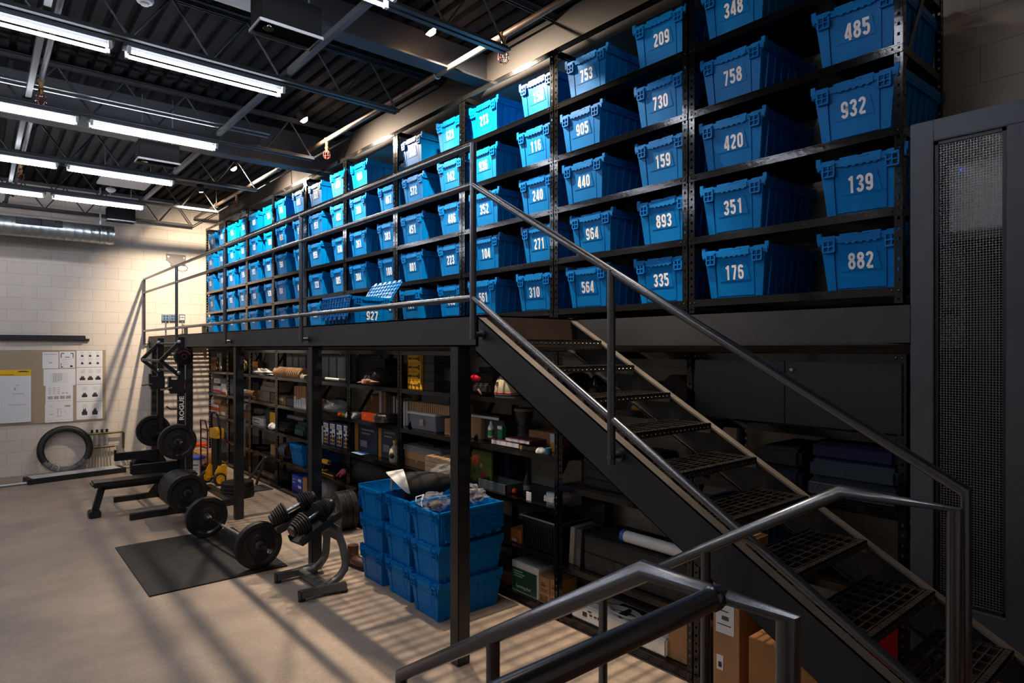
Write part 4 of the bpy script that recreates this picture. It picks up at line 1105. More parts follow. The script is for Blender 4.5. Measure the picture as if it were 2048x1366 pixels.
# ------------------------------------------------------------------ what stands on the storage racks
S1, S2, S3, S4, S5 = .0715, .4715, .8765, 1.2915, 1.7135
def item(name, label, cat, p0, p1, z, top, m, X=3.56, dep=.3, group=None, bev=.003, h=None):
    y1, y0 = Yat(p0, X), Yat(p1, X); ym = (y0+y1)/2; w = y1-y0
    if h is None: h = Zat(top, X, ym)-z
    h = max(.02, h)
    t = thing(name, label, cat, (X, ym, z), 0, group)
    t['_d'] = (w, h, dep)
    MB().ext(0, dep, -w/2, w/2, 0, h).build('body', m, t, bev=min(bev, .2*min(w, h, dep)))
    return t
def decal(t, part, rs, m, face='f'):
    w, h, dep = t['_d']; mb = MB()
    for (a, b, c, d) in rs:
        if face == 'f': mb.ext(-.0022, -.0008, w/2-a*w, w/2-b*w, c*h, d*h)
        elif face == 't': mb.ext(a*dep, b*dep, w/2-c*w, w/2-d*w, h+.0006, h+.0018)
        else: mb.ext(a*dep, b*dep, -w/2-.0022, -w/2-.0008, c*h, d*h)
    return mb.build(part, m, t)
def carton(label, p0, p1, z, top, m=None, X=3.56, dep=.3, group=None, h=None, lab=None, name='cardboard_box'):
    t = item(name, label, 'box', p0, p1, z, top, m or CARD, X, dep, group, .003, h)
    decal(t, 'tape', [(.0, 1, .46, .54)], TAPE, 't'); decal(t, 'front_tape', [(.46, .54, .78, 1.0)], TAPE)
    if lab: decal(t, 'shipping_label', [lab], PAPER)
    return t
def roll(name, label, cat, p0, p1, py, r, m, X, endm=None, group=None, dz=0, hollow=True):
    y1, y0 = Yat(p0, X), Yat(p1, X); ym = (y0+y1)/2; z = Zat(py, X, ym); Lh = (y1-y0)/2
    t = thing(name, label, cat, (X, ym, z), 0, group)
    pr = [(r, -Lh), (r, Lh), (r*.8, Lh), (r*.78, Lh-.03), (.001, Lh-.03)] if hollow else [(r, -Lh), (r, Lh)]
    if hollow: pr = [(.001, -Lh+.03), (r*.78, -Lh+.03), (r*.8, -Lh)]+pr
    MB().lathe(pr, axis=(0, 1, 0), n=28).build('tube', m, t, smooth=40)
    return t, Lh, r
def blob(name, label, cat, p0, p1, z, top, m, X=3.66, dx=.14, seed=1, amp=.3, group=None, part='bag', n=18):
    y1, y0 = Yat(p0, X), Yat(p1, X); ym = (y0+y1)/2; h = Zat(top, X, ym)-z
    t = thing(name, label, cat, (X, ym, z), 0, group)
    MB().blob((0, 0, h*.48), (dx, (y1-y0)/2, h*.52), seed, amp, n, flat=-h*.48).build(part, m, t, smooth=70)
    t['_d'] = (y1-y0, h, dx)
    return t
FOIL = mat('gold_foil', 'b9a070', .25, .6, bump=.6, bscale=30); FABB = mat('black_fabric', '161617', .8, bump=.4, bscale=90)
TEAL = mat('dark_teal_fabric', '1f3a3c', .8, bump=.4, bscale=80); CRATE = mat('grey_crate', '6f7478', .5); SLATE = mat('slate_box', '4a4d50', .6)
# rack against the far wall and its neighbour
carton('tall brown box on the top storage shelf in the corner by the far wall', 421, 432, S5, 715, CARDD, dep=.4)
for i, (a, b) in enumerate(((436, 439), (441, 444))):
    solo('mailing_tube', MB().cyl((0, 0, 0), (0, 0, .34), .03, n=14), mat('off_white', 'bfbab0', .7), ['first', 'second'][i]+' pale mailing tube upright on the corner rack top shelf', 'tube', (3.62, Yat((a+b)/2, 3.62), S5), 0, 'mailing tubes', 0, 40)
t = item('printed_box', 'white and red printed box on the fourth storage shelf of the corner rack', 'box', 426, 441, S4, 772, WHITE); decal(t, 'red_band', [(0, 1, .1, .45)], RED); decal(t, 'print', [(.1, .8, .6, .66), (.1, .6, .72, .77)], GREYINK)
t = item('printed_box', 'white printed box beside the red banded one in the corner rack', 'box', 442, 452, S4, 768, WHITE); decal(t, 'red_band', [(0, 1, .0, .2)], RED)
t = item('small_box', 'small white box stacked on the red banded box in the corner rack', 'box', 428, 440, S4+.18, 754, WHITE, h=.09); decal(t, 'print', [(.2, .8, .4, .6)], GREYINK)
t = item('orange_box', 'red and white box on the middle shelf behind the yellow hand truck', 'box', 418, 438, S3, 808, mat('orange_red', 'c8411c', .5), dep=.35); decal(t, 'white_band', [(0, 1, 0, .28), (0, 1, .72, 1)], WHITE)
carton('brown box beside the red and white box, behind the hand truck', 439, 453, S3, 812, None, dep=.35, lab=(.3, .8, .05, .4))
t, Lh, r = roll('paper_roll', 'white paper roll lying on the red and white box', 'roll', 421, 433, 804, .055, PAPER, 3.62)
t, Lh, r = roll('kraft_roll', 'tan paper roll lying beside the white roll behind the hand truck', 'roll', 434, 447, 804, .055, CARD2, 3.64)
carton('orange topped brown box on the floor beside the white bucket', 381, 398, 0, 934, None, X=2.95, dep=.35, h=.32)
solo('orange_tray', MB().ext(-.19, .19, -.2, .2, 0, .05), ORANGE, 'flat orange tray on top of the floor box beside the bucket', 'tray', (3.12, Yat(389, 3.12), .321), 0, None, .004)
# second rack from the wall: bags on the top shelf
t = blob('foil_bag', 'crumpled gold foil bag on the top storage shelf', 'bag', 478, 496, S5, 717, FOIL, X=3.60, dx=.13, seed=4, amp=.35)
t = item('printed_bag', 'orange topped printed bag standing on the top storage shelf', 'bag', 498, 516, S5, 722, mat('bag_green', '3c4030', .5), X=3.58, dep=.14, bev=.03); decal(t, 'orange_top', [(.02, .98, .55, .97)], mat('bag_orange', 'd98a22', .5)); decal(t, 'print', [(.1, .5, .12, .4), (.6, .9, .2, .45)], mat('bag_leaf', '6a6a3c', .6))
blob('crumpled_plastic', 'crumpled white plastic on the top storage shelf', 'plastic sheet', 518, 550, S5, 738, mat('white_film', 'd5d5d2', .5), X=3.58, dx=.14, seed=9, amp=.7, part='sheet', n=22)
t, Lh, r = roll('cardboard_tube', 'brown cardboard tube with blue tape poking past the square post', 'tube', 474, 510, 785, .05, CARDD, 3.47)
MB().lathe([(r+.001, -.09), (r+.003, -.09), (r+.003, .02), (r+.001, .02)], axis=(0, 1, 0), n=28).build('blue_tape', mat('blue_tape', '5aa6d8', .5), t, smooth=40)
carton('little brown box under the blue taped tube', 498, 513, S4, 792, None)
for i, (a, b, z, tp) in enumerate(((515, 539, S4, 786), (521, 552, S4+.165, 775), (527, 552, S4+.25, 767))):
    t = item('storage_box', ['lowest pale ribbed box under the crumpled plastic', 'middle pale ribbed box under the crumpled plastic', 'uppermost pale ribbed box under the crumpled plastic'][i], 'box', a, b, z, tp, mat('pale_board', '9b8d7c', .8), group='pale ribbed boxes', h=(.16, .08, .07)[i], dep=.35)
    decal(t, 'rib', [(.08*k, .08*k+.02, 0, 1) for k in range(1, 12)], mat('pale_board_dark', '84766a', .8))
carton('small brown box beside the lowest pale ribbed box', 541, 552, S4, 790, CARDD, h=.15)
solo('blue_cloth', MB().blob((0, 0, .05), (.12, .2, .06), 3, .4, 16), mat('blue_cloth', '1c3f7a', .9), 'folded blue cloth behind the pale ribbed boxes', 'cloth', (3.85, Yat(512, 3.85), S4+.25), 0, None, 0, 60)
t, Lh, r = roll('plastic_roll', 'pale plastic roll on the middle shelf beside the first square post', 'roll', 478, 497, 812, .06, mat('pale_plastic', '9fa5a2', .4), 3.55)
carton('brown box below the pale plastic roll', 478, 498, S3, 825, CARDD, X=3.62, h=.26)
for i in range(2):
    t = item('white_case', ['lower', 'upper'][i]+' flat white case stacked on the middle shelf', 'case', 503, 527, S3+.061*i, 0, WHITE, h=.058, dep=.22, group='flat white cases'); decal(t, 'print', [(.2, .65, .35, .6)], INK)
t = item('tool_case', 'black and yellow case standing by the flat white cases', 'case', 529, 551, S3, 820, MATTE, X=3.60, dep=.3, bev=.02); decal(t, 'yellow_face', [(.5, .98, .05, .9)], YELLOW)
blob('paper_bag', 'small white paper bag on the middle shelf edge', 'bag', 541, 553, S3, 846, PAPER, X=3.54, dx=.07, seed=12, amp=.3)
blob('clear_bag', 'clear plastic wrap hanging above the flat white cases', 'plastic bag', 512, 530, S3+.14, 812, CLEAR, X=3.75, dx=.1, seed=5, amp=.4)
blob('dark_bag', 'black bag on the low shelf behind the flat plate pile', 'bag', 508, 548, S2, 900, FABB, X=3.72, dx=.2, seed=8, amp=.25)
carton('brown box edge on the low shelf next to the steel coil', 541, 553, S2, 897, None, h=.16)
t = item('black_tool_case', 'glossy black case on the lowest shelf behind the flat plate pile', 'case', 520, 552, S1, 945, mat('gloss_black', '0d0d0e', .25), dep=.4, bev=.02); decal(t, 'latch', [(.2, .26, .5, .6), (.7, .76, .5, .6)], CHROME); decal(t, 'badge', [(.55, .65, .2, .3)], mat('badge_tan', 'a8906a', .5))
solo('steel_bar', MB().ext(-.012, .012, -.02, .02, 0, .62), GALV, 'upright silver bar beside the first square post', 'bar', (3.42, Yat(489, 3.42), .35))
t = thing('folding_frame', 'dark folded tripod frame leaning behind the flat plate pile', 'frame', (3.25, Yat(510, 3.25), 0))
mb = MB(); mb.bar((-.1, .2, .02), (.1, -.15, .5), .03, .03); mb.bar((.1, .25, .02), (.1, -.15, .5), .03, .03); MB.bar(mb, (.0, .1, .24), (.14, .1, .26), .03, .02)
mb.build('tube', DGREY, t)
MB().ext(-.12, .2, -.2, .2, 0, .02).build('base_plate', DGREY, t)
# rack between first and second post
t, Lh, r = roll('corrugated_roll', 'tan corrugated cardboard roll on the top storage shelf', 'roll', 556, 608, 746, .085, mat('corrugated_tan', 'c29a72', .8), 3.56)
mb = MB()
for k in range(26):
    y = -Lh+.02+(2*Lh-.04)*k/25; mb.lathe([(r, y-.007), (r+.004, y), (r, y+.007)], axis=(0, 1, 0), n=24)
mb.f = [f for f in mb.f if len(f) == 4]; mb.build('corrugation', mat('corrugated_tan', 'c29a72', .8), t)
t, Lh, r = roll('small_roll', 'small white roll beside the end of the corrugated roll', 'roll', 606, 613, 755, .04, WHITE, 3.54)
def crate(label, a, b, tp):
    t = item('grey_crate', label, 'crate', a, b, S5, tp, CRATE, X=3.7, dep=.3, group='grey panelled crates')
    decal(t, 'panel', [(.06, .3, .05, .92), (.38, .62, .05, .92), (.7, .94, .05, .92)], mat('crate_panel', '8b9094', .5)); decal(t, 'groove', [(.32, .36, 0, 1), (.64, .68, 0, 1), (0, 1, .94, 1)], DGREY)
crate('grey panelled crate behind the corrugated roll', 573, 611, 711); crate('grey panelled crate on the top shelf past the second square post', 642, 691, 711)
carton('small brown box with white label next to the perforated rack upright', 556, 571, S4, 792, None, lab=(.2, .7, .4, .75))
item('grey_box', 'plain grey box between the labelled box and the upright cartons', 'box', 573, 587, S4, 797, SLATE)
for i, (a, b) in enumerate(((588, 592.5), (593, 597.5), (598, 602), (602.5, 612))):
    t = item('flat_carton', ['first', 'second', 'third', 'widest'][i]+' upright flat brown carton with white foot, beside the second square post', 'box', a, b, S4, 772, CARD, dep=.3, group='upright flat cartons'); decal(t, 'white_panel', [(0, 1, .0, (.5, .36, .4, .46)[i])], PAPER)
carton('dark brown box behind the plain grey box', 564, 584, S4, 779, CARDD, X=3.8)
for i, (a, b, m, lb) in enumerate(((554, 577, FABB, 'black padded camera bag on the middle shelf'), (589, 612, TEAL, 'dark teal padded bag on the middle shelf beside the second post'))):
    t = item('camera_bag', lb, 'bag', a, b, S3, 846, m, dep=.28, bev=.04)
    w, h, dp = t['_d']; MB().tube([(.1, -w*.3, h), (.1, -w*.2, h+.05), (.1, w*.2, h+.05), (.1, w*.3, h)], .012, 8).build('carry_handle', m, t, smooth=40)
    MB().ext(-.03, 0, -w*.35, w*.35, h*.1, h*.55).build('pocket', m, t, bev=.012)
roll('grey_tube', 'long grey tube lying above the camera bags', 'tube', 578, 612, 836, .035, GREY, 3.7)
solo('yellow_binder', MB().ext(-.1, .1, -.18, .18, 0, .04), mat('dull_yellow', '8a6a1c', .6), 'dull yellow folder lying behind the camera bags', 'folder', (3.85, Yat(568, 3.85), S3+.3), 0, None, .003)
carton('brown box beside the coiled cable on the low shelf', 555, 566, S2, 900, CARDD)
t = thing('cable_coil', 'coil of dark cable beside the blue tote on the low shelf', 'cable', (3.62, Yat(575, 3.62), S2))
mb = MB()
for k in range(7): mb.tube([(.1*math.cos(q*math.pi/10), -.1+.034*k, .12+.1*math.sin(q*math.pi/10)) for q in range(20)], .014, 7, closed=True)
mb.build('coil', mat('cable_grey', '474b55', .4), t, smooth=40)
t = item('blue_box', 'blue and violet printed box on the lowest shelf under the blue tote', 'box', 584, 604, S1, 952, mat('box_blue', '1f3fae', .5), dep=.3); decal(t, 'white_panel', [(.62, .92, .68, .84), (.62, .92, .26, .42), (.05, .3, .5, .56), (.05, .35, .72, .75)], PAPER); decal(t, 'violet_base', [(0, 1, 0, .22)], mat('violet', '4a2c86', .5))
carton('brown box next to the blue and violet box', 605, 614, S1, 956, None)
item('grey_tray', 'pale grey tray resting on the blue and violet box', 'tray', 590, 613, S1+.33, 0, GREY, h=.05, X=3.6)
blob('tool_bag', 'dark tool bag on the lowest shelf by the perforated upright', 'bag', 558, 581, S1, 945, FABB, X=3.68, dx=.16, seed=21, amp=.3)
# past the second post
t, Lh, r = roll('white_rod', 'white rod lying along the edge of the top storage shelf', 'rod', 652, 693, 759, .018, WHITE, 3.53, hollow=False)
MB().lathe([(r+.002, -Lh), (r+.002, -Lh*.4)], axis=(0, 1, 0), n=14).build('grip', DGREY, t)
carton('dark red brown box on the fourth shelf beside the second post', 640, 653, S4, 798, mat('red_brown', '4c2a20', .8), X=3.62)
t = blob('clear_bag', 'clear plastic bag of cables on the fourth shelf, over the narrow product boxes', 'plastic bag', 652, 694, S4, 800, CLEAR, X=3.62, dx=.12, seed=31, amp=.45)
mb = MB()
for k in range(3): mb.tube([(.04*math.cos(q*math.pi/8)*(1+.2*k), .1*math.sin(q*math.pi/8)-.05*k, .06+.02*k) for q in range(16)], .006, 6, closed=True)
mb.build('cable', GREY, t, smooth=40)
solo('orange_stopper', MB().lathe([(.02, 0), (.024, .015), (.02, .035), (.005, .04)], n=14), mat('orange_plastic', 'f0551a', .35), 'tiny orange knob on the shelf edge above the narrow boxes', 'knob', (3.53, Yat(679, 3.53), S4), 0, None, 0, 40)
solo('spirit_level', MB().ext(-.015, .015, -.1, .1, 0, .03), mat('dull_yellow', '8a6a1c', .6), 'yellow level lying next to the tiny orange knob', 'level', (3.56, Yat(690, 3.56), S4), 0, None, .003)
for i, (a, b) in enumerate(((646, 657.6), (659, 670.8), (672.3, 684.8), (686.5, 697.5))):
    t = item('product_box', ['first narrow navy product box from the second post', 'second narrow navy product box from the second post', 'third narrow navy product box from the second post', 'narrow navy product box touching the perforated upright'][i], 'box', a, b, S3, 843+2*i, NAVY, dep=.35, group='narrow navy product boxes')
    decal(t, 'white_label', [(.12, .88, .72, .94), (.42, .95, .42, .74), (.1, .4, .52, .6)], PAPER); decal(t, 'tan_panel', [(.15, .85, .06, .42)], CARD2); decal(t, 'print', [(.2, .42, .1, .2), (.55, .78, .1, .2), (.2, .42, .26, .36), (.55, .78, .26, .36), (.55, .85, .45, .55), (.2, .8, .76, .79), (.2, .7, .84, .87)], INK)
item('white_slab', 'white slab leaning between the second post and the narrow boxes', 'board', 640, 644.6, S3, 852, WHITE, dep=.25)
t = thing('power_drill', 'yellow and black power drill on the low shelf', 'drill', (3.6, Yat(653, 3.6), S2))
MB().cyl((0, .1, .15), (0, -.08, .15), .032, n=16).build('body', YELLOW, t, smooth=40); MB().cyl((0, -.08, .15), (0, -.15, .15), .022, .012, 14).build('chuck', MATTE, t, smooth=40)
MB().bar((0, .05, .14), (0, .08, .03), .035, .045).build('grip', MATTE, t, bev=.006); MB().ext(-.04, .04, .03, .13, 0, .04).build('battery', YELLOW, t, bev=.005)
t = thing('hand_clamp', 'pink handled clamp on the low shelf beside the perforated upright', 'clamp', (3.58, Yat(682, 3.58), S2))
PINK = mat('pink', 'b8485a', .5)
MB().bar((0, .12, .02), (0, -.02, .1), .03, .03).build('handle', PINK, t, bev=.006); MB().bar((0, .02, .02), (0, -.08, .11), .03, .03).build('handle', PINK, t, bev=.006); MB().blob((0, -.07, .1), (.04, .06, .04), 4, .2, 12).build('head', PINK, t, smooth=60)
MB().cyl((0, .1, .01), (0, .2, .01), .02, n=12).build('screw', CHROME, t)
t = item('tool_strip', 'black and yellow tape measure strip on the low shelf', 'tool', 640, 668, S2, 0, MATTE, h=.03, dep=.08, X=3.54); decal(t, 'yellow_mark', [(.06*k, .06*k+.03, .3, .8) for k in range(16)], YELLOW)
blob('clear_bag', 'clear plastic bag on the lowest shelf behind the dumbbell stand', 'plastic bag', 641, 666, S1, 958, CLEAR, X=3.66, dx=.15, seed=41, amp=.4)
# fourth rack past the second post
item('dark_crate', 'dark crate at the back of the top shelf, left of the yellow boxes', 'crate', 708, 770, S5, 716, MATTE, X=3.85, dep=.2)
blob('black_bag', 'black slumped bag on the top shelf left of the yellow boxes', 'bag', 742, 796, S5, 735, FABB, X=3.72, dx=.2, seed=17, amp=.25)
blob('tan_cloth', 'tan crumpled cloth on the top shelf edge', 'cloth', 727, 759, S5, 757, mat('tan_cloth', '8d6a58', .9), X=3.58, dx=.09, seed=19, amp=.5, part='cloth')
for i in range(3):
    solo('paper_sheet', MB().ext(-.1, .1, -.12, .12, 0, .02), PAPER, ['lowest', 'middle', 'upper'][i]+' loose paper bundle on the fourth shelf, left of the orange box', 'paper', (3.63, Yat(713+2*i, 3.63), S4+.0205*i), .1*i-.1, 'loose paper bundles')
t = item('orange_box', 'small bright orange box on the fourth shelf edge', 'box', 722.5, 748, S4, 826, mat('bright_orange', 'e04a12', .45), X=3.53, dep=.12); decal(t, 'print', [(.2, .42, .62, .74), (.2, .35, .5, .55)], YELLOW)
t = thing('round_case', 'round black zipped case beside the orange box', 'case', (3.63, Yat(774, 3.63), S4))
MB().lathe([(.12, 0), (.15, .01), (.15, .085), (.135, .1), (.02, .104)], n=36).build('shell', DGREY, t, smooth=40); MB().lathe([(.151, .045), (.153, .05), (.151, .055)], n=36).build('zip', MATTE, t)
carton('brown open topped box behind the orange box', 731, 757, S4, 790, CARDD, X=3.78, dep=.25)
for i, (a, b, m, tp, lb) in enumerate(((758, 762.5, mat('book_white', 'b9b4ac', .7), 782, 'tall white book'), (763, 767, mat('book_grey', '5d5a55', .7), 784, 'grey book'), (767.5, 771.5, mat('book_tan', '8d6f3a', .7), 784, 'tan spined book'), (772, 776, mat('book_dark', '232326', .7), 786, 'black book'), (776.5, 780, mat('book_red', '5a2a2a', .7), 787, 'dark red book'), (781, 785.5, mat('book_navy', '20242f', .7), 790, 'navy book'), (786, 789, mat('book_white', 'b9b4ac', .7), 792, 'thin white book next to the navy one'), (790, 792, mat('book_dark', '232326', .7), 795, 'thin black book'), (792.5, 795, mat('book_white', 'b9b4ac', .7), 796, 'short white book nearest the perforated upright'))):
    t = item('book', lb+' standing behind the round black case', 'book', a, b, S4, tp, m, X=3.72, dep=.2, group='books behind the round case', bev=.001)
for i, (a, b, tp, lb) in enumerate(((710, 755, 849, 'large navy printed box with orange edge, beside the narrow product boxes'), (757, 797, 853, 'large navy printed box with orange edge, next to the white jug'))):
    t = item('product_carton', lb, 'box', a, b, S3, tp, mat('deep_navy', '161c33', .5), dep=.4, X=3.62, group='large navy printed boxes'); decal(t, 'orange_edge', [(0, .16, 0, 1)], mat('amber', 'a8701c', .5)); decal(t, 'print', [(.3, .85, .78, .84), (.3, .7, .66, .71), (.25, .55, .2, .42)], mat('pale_print', '6d6f78', .6))
solo('blue_sheet', MB().ext(-.06, .06, -.13, .13, 0, .003), mat('pale_blue', '7aa0cc', .6), 'pale blue sheet on the middle shelf edge in front of the navy box', 'paper', (3.56, Yat(721, 3.56), S3))
t = thing('plastic_jug', 'white plastic jug with dark spots beside the perforated upright', 'jug', (3.58, Yat(790, 3.58), S3))
MB().lathe([(.05, 0), (.062, .02), (.066, .1), (.055, .15), (.02, .19), (.02, .22)], n=22).build('body', mat('cream', 'a9a48f', .4), t, smooth=40); MB().lathe([(.023, .215), (.023, .24), (.005, .242)], n=14).build('cap', YELLOW, t); MB().blob((-.05, -.02, .08), (.03, .035, .04), 3, .2, 10).build('dark_label', MATTE, t, smooth=60)
blob('black_bag', 'black bag filling the low shelf behind the tote stacks', 'bag', 706, 790, S2, 905, FABB, X=3.74, dx=.2, seed=23, amp=.2)
# rack beside the third square post
for i in range(4):
    z = S5+.0925*i
    t = item('yellow_box', ['lowest', 'second', 'third', 'uppermost'][i]+' bright yellow printed box of the four on the top shelf', 'box', 815.5, 841, z, 0, mat('bright_yellow', 'f2b510', .5), X=3.55, dep=.3, h=.091, group='yellow printed boxes'); decal(t, 'print', [(.08, .2, .38, .62), (.25, .34, .4, .6), (.4, .68, .45, .56), (.72, .8, .36, .64), (.84, .93, .25, .8)], INK)
    item('black_box', ['lowest', 'second', 'third', 'uppermost'][i]+' dark box of the four beside the yellow boxes', 'box', 843, 868, z, 0, DGREY, X=3.58, dep=.3, h=.091, group='dark boxes beside the yellow boxes')
t = item('bottle_crate', 'silver ribbed container on the top shelf against the third square post', 'container', 879, 899, S5+.1, 737, GALV, X=3.7, dep=.2); decal(t, 'rib', [(.1*k, .1*k+.03, 0, 1) for k in range(1, 10)], DGREY)
item('black_stand', 'low black box under the silver ribbed container', 'box', 876, 900, S5, 0, MATTE, X=3.68, dep=.24, h=.098)
for i, (a, b) in enumerate(((806.5, 810), (811.5, 815))):
    item('white_binder', ['first', 'second'][i]+' white binder standing next to the clear tub', 'binder', a, b, S4, 803, WHITE, X=3.60, dep=.22, group='white binders')
t = thing('clear_tub', 'clear lidded tub on the fourth shelf left of the third square post', 'tub', (3.55, (Yat(818, 3.55)+Yat(871, 3.55))/2, S4))
w = Yat(818, 3.55)-Yat(871, 3.55)
MB().taper((.02, .38, -w*.46, w*.46), (0, .4, -w/2, w/2), 0, .16).build('tub', mat('cloudy_plastic', '9a9aa4', .35, alpha=.75), t, bev=.006)
MB().ext(-.015, .415, -w/2-.015, w/2+.015, .16, .185).build('lid', WHITE, t, bev=.006); MB().ext(-.008, -.002, -.04, .04, .05, .12).build('latch', GREY, t)
t = item('wicker_box', 'long tan box lying on the clear tub lid', 'box', 819, 898, S4+.186, 0, CARD2, X=3.58, dep=.3, h=.1); decal(t, 'rib', [(.05*k, .05*k+.012, 0, 1) for k in range(1, 20)], CARDD)
t = item('dark_case', 'dark slate case on top of the long tan box', 'case', 842, 899, S4+.287, 0, SLATE, X=3.62, dep=.28, h=.09, bev=.012)
carton('small brown box against the third square post, next to the clear tub', 889, 900, S4, 837, None, h=.16)
for i in range(2): carton(['lower', 'upper'][i]+' flat brown carton on the middle shelf above the totes', 809, 858, S3+.085*i, 0, CARD if i else CARDD, h=.084, dep=.4, group='flat brown cartons')
t = item('grey_panel_case', 'flat grey speckled case on top of the flat cartons', 'case', 807, 882, S3+.17, 0, mat('speckled_grey', '6b6c6e', .6, bump=.5, bscale=60), h=.06, dep=.45); decal(t, 'pale_edge', [(0, 1, 0, .5)], GREY)
item('flat_laptop', 'thin black slab on the grey speckled case', 'case', 835, 868, S3+.231, 0, MATTE, h=.03, dep=.25, X=3.66)
for i in range(4): carton(['lowest', 'second', 'third', 'uppermost'][i]+' corrugated sheet bundle beside the third square post', 850, 902, S3-.0+.05*i, 0, mat('corrugated_edge', 'a98a66', .85, bump=.5, bscale=120), h=.049, dep=.3, X=3.44, group='corrugated sheet bundles')
# rack right of the third post
t = item('backpack', 'black backpack with a red flap on the top shelf beside the third square post', 'backpack', 943, 992, S5, 735, FABB, X=3.56, dep=.26, bev=.07)
w, h, dp = t['_d']; MB().blob((-.01, w*.28, h*.62), (.03, w*.22, .035), 3, .3, 12).build('red_flap', mat('bright_red', 'd0142a', .4), t, smooth=60); MB().ext(-.05, .01, -w*.35, w*.3, h*.08, h*.45).build('pocket', FABB, t, bev=.02); MB().tube([(-.02, w*.05, h*.3), (-.05, w*.02, h*.2), (-.04, -w*.1, h*.05)], .012, 8).build('strap', mat('strap_tan', '7a5a4c', .8), t, smooth=40)
t = thing('helmet', 'cream helmet with red and blue stripes on the top shelf behind the stringer', 'helmet', (3.66, Yat(1022, 3.66), S5))
MB().lathe([(.145, 0), (.15, .04), (.147, .09), (.13, .15), (.09, .195), (.04, .213), (.001, .216)], n=36).build('shell', mat('cream_shell', 'b3a98a', .35), t, smooth=50)
MB().lathe([(.1485, .034), (.1515, .036), (.1515, .044), (.1495, .046)], n=36).build('red_stripe', RED, t); MB().lathe([(.1465, .012), (.1505, .014), (.1515, .026), (.149, .028)], n=36).build('blue_stripe', NAVY, t)
MB().lathe([(.018, 0), (.016, .01), (.004, .012)], c=(-.135, .03, .12), axis=(-1, .25, .2), n=16).build('rivet', GALV, t)
t = item('music_keyboard', 'small black and white keyboard lying on boxes on the fourth shelf', 'keyboard', 943, 1000, S4+.2, 0, MATTE, X=3.62, h=.04, dep=.16); decal(t, 'white_front', [(.0, .96, .05, .6)], WHITE)
carton('tan box under the keyboard end beside the third post', 942, 962, S4, 0, CARD2, X=3.62, h=.198)
item('black_box', 'dark box carrying the keyboard on the fourth shelf', 'box', 963, 1008, S4, 0, DGREY, X=3.66, h=.198)
def bottle(label, px, X, z, col, h=.14, r=.025, capm=None, name='glue_bottle', g=None):
    t = thing(name, label, 'bottle', (X, Yat(px, X), z), 0, g)
    MB().lathe([(r*.9, 0), (r, .006), (r, h*.6), (r*.6, h*.78), (r*.35, h*.84)], n=18).build('body', col, t, smooth=40); MB().lathe([(r*.38, h*.83), (r*.38, h*.9), (r*.1, h)], n=12).build('cap', capm or WHITE, t, smooth=40)
    return t
GRN = mat('label_green', '1f7a4a', .5)
t = bottle('white nozzle bottle with green label on the fourth shelf', 982, 3.56, S4+.05, mat('bottle_white', 'b8c2b0', .4), .15, .028); MB().lathe([(.0286, .02), (.029, .02), (.029, .07), (.0286, .07)], n=18).build('green_label', GRN, t)
t = item('green_box', 'small green box beside the white nozzle bottle', 'box', 995, 1004, S4+.05, 0, GRN, X=3.56, h=.12, dep=.05); decal(t, 'white_top', [(0, 1, .72, .95)], PAPER)
for i, (a, b, m, lb) in enumerate(((982, 1040, mat('book_maroon', '6a2430', .6), 'maroon covered book under the bottles'), (1010, 1060, mat('book_maroon2', '53202a', .6), 'dark maroon book on top of the maroon one'))):
    t = item('book', lb, 'book', a, b, S4+(.0 if i == 0 else .05), 0, m, X=3.53, h=.048 if i == 0 else .03, dep=.22, group='maroon books'); decal(t, 'page_edge', [(.03, .97, .12, .85)], PAPER)
t = thing('coffee_grinder', 'dark coffee grinder with clear hopper on the fourth shelf', 'grinder', (3.72, Yat(1048, 3.72), S4))
MB().lathe([(.07, 0), (.075, .02), (.06, .05), (.055, .15), (.065, .17)], n=24).build('base', DGREY, t, smooth=40); MB().lathe([(.06, .17), (.085, .27), (.088, .3)], n=24).build('hopper', mat('smoke_plastic', '2c2c2e', .2), t, smooth=40); MB().lathe([(.09, .3), (.09, .325), (.02, .33)], n=24).build('lid', mat('lid_tan', '80695a', .5), t, smooth=40)
carton('brown box with a white label on the fourth shelf beside the stringer', 1057, 1112, S4, 0, None, X=3.72, h=.14, lab=(.8, .98, .3, .95))
item('yellow_pouch', 'yellow pouch in front of the labelled brown box', 'pouch', 1100, 1117, S4, 0, mat('mustard', 'c08a1c', .6), X=3.64, h=.07, dep=.06)
for i, (a, b, m, lb) in enumerate(((1021, 1044, CARD2, 'tan notebook lying on the shelf edge'), (1045, 1073, MATTE, 'black notebook lying beside the tan one'))): item('notebook', lb, 'notebook', a, b, S4, 0, m, X=3.53, h=.035, dep=.15)
solo('white_dome', MB().lathe([(.045, 0), (.045, .012), (.035, .03), (.015, .042), (.001, .044)], n=24), WHITE, 'small white dome on the shelf edge beside the blue jar', 'dome', (3.55, Yat(1082, 3.55), S4), 0, None, 0, 40)
solo('blue_jar', MB().lathe([(.026, 0), (.026, .035), (.028, .036), (.028, .052), (.01, .054)], n=20), mat('teal_blue', '2f6d8c', .35), 'small blue jar on the shelf edge', 'jar', (3.54, Yat(1097, 3.54), S4), 0, None, 0, 40)
t = thing('picture_panel', 'yellow green painted panel with orange blooms standing beside the third post', 'panel', (3.66, (Yat(943, 3.66)+Yat(983, 3.66))/2, S3))
w = Yat(943, 3.66)-Yat(983, 3.66); MB().ext(0, .02, -w/2, w/2, 0, .30).build('panel', mat('moss_green', '5d6a2c', .7, var=.4, vscale=14), t)
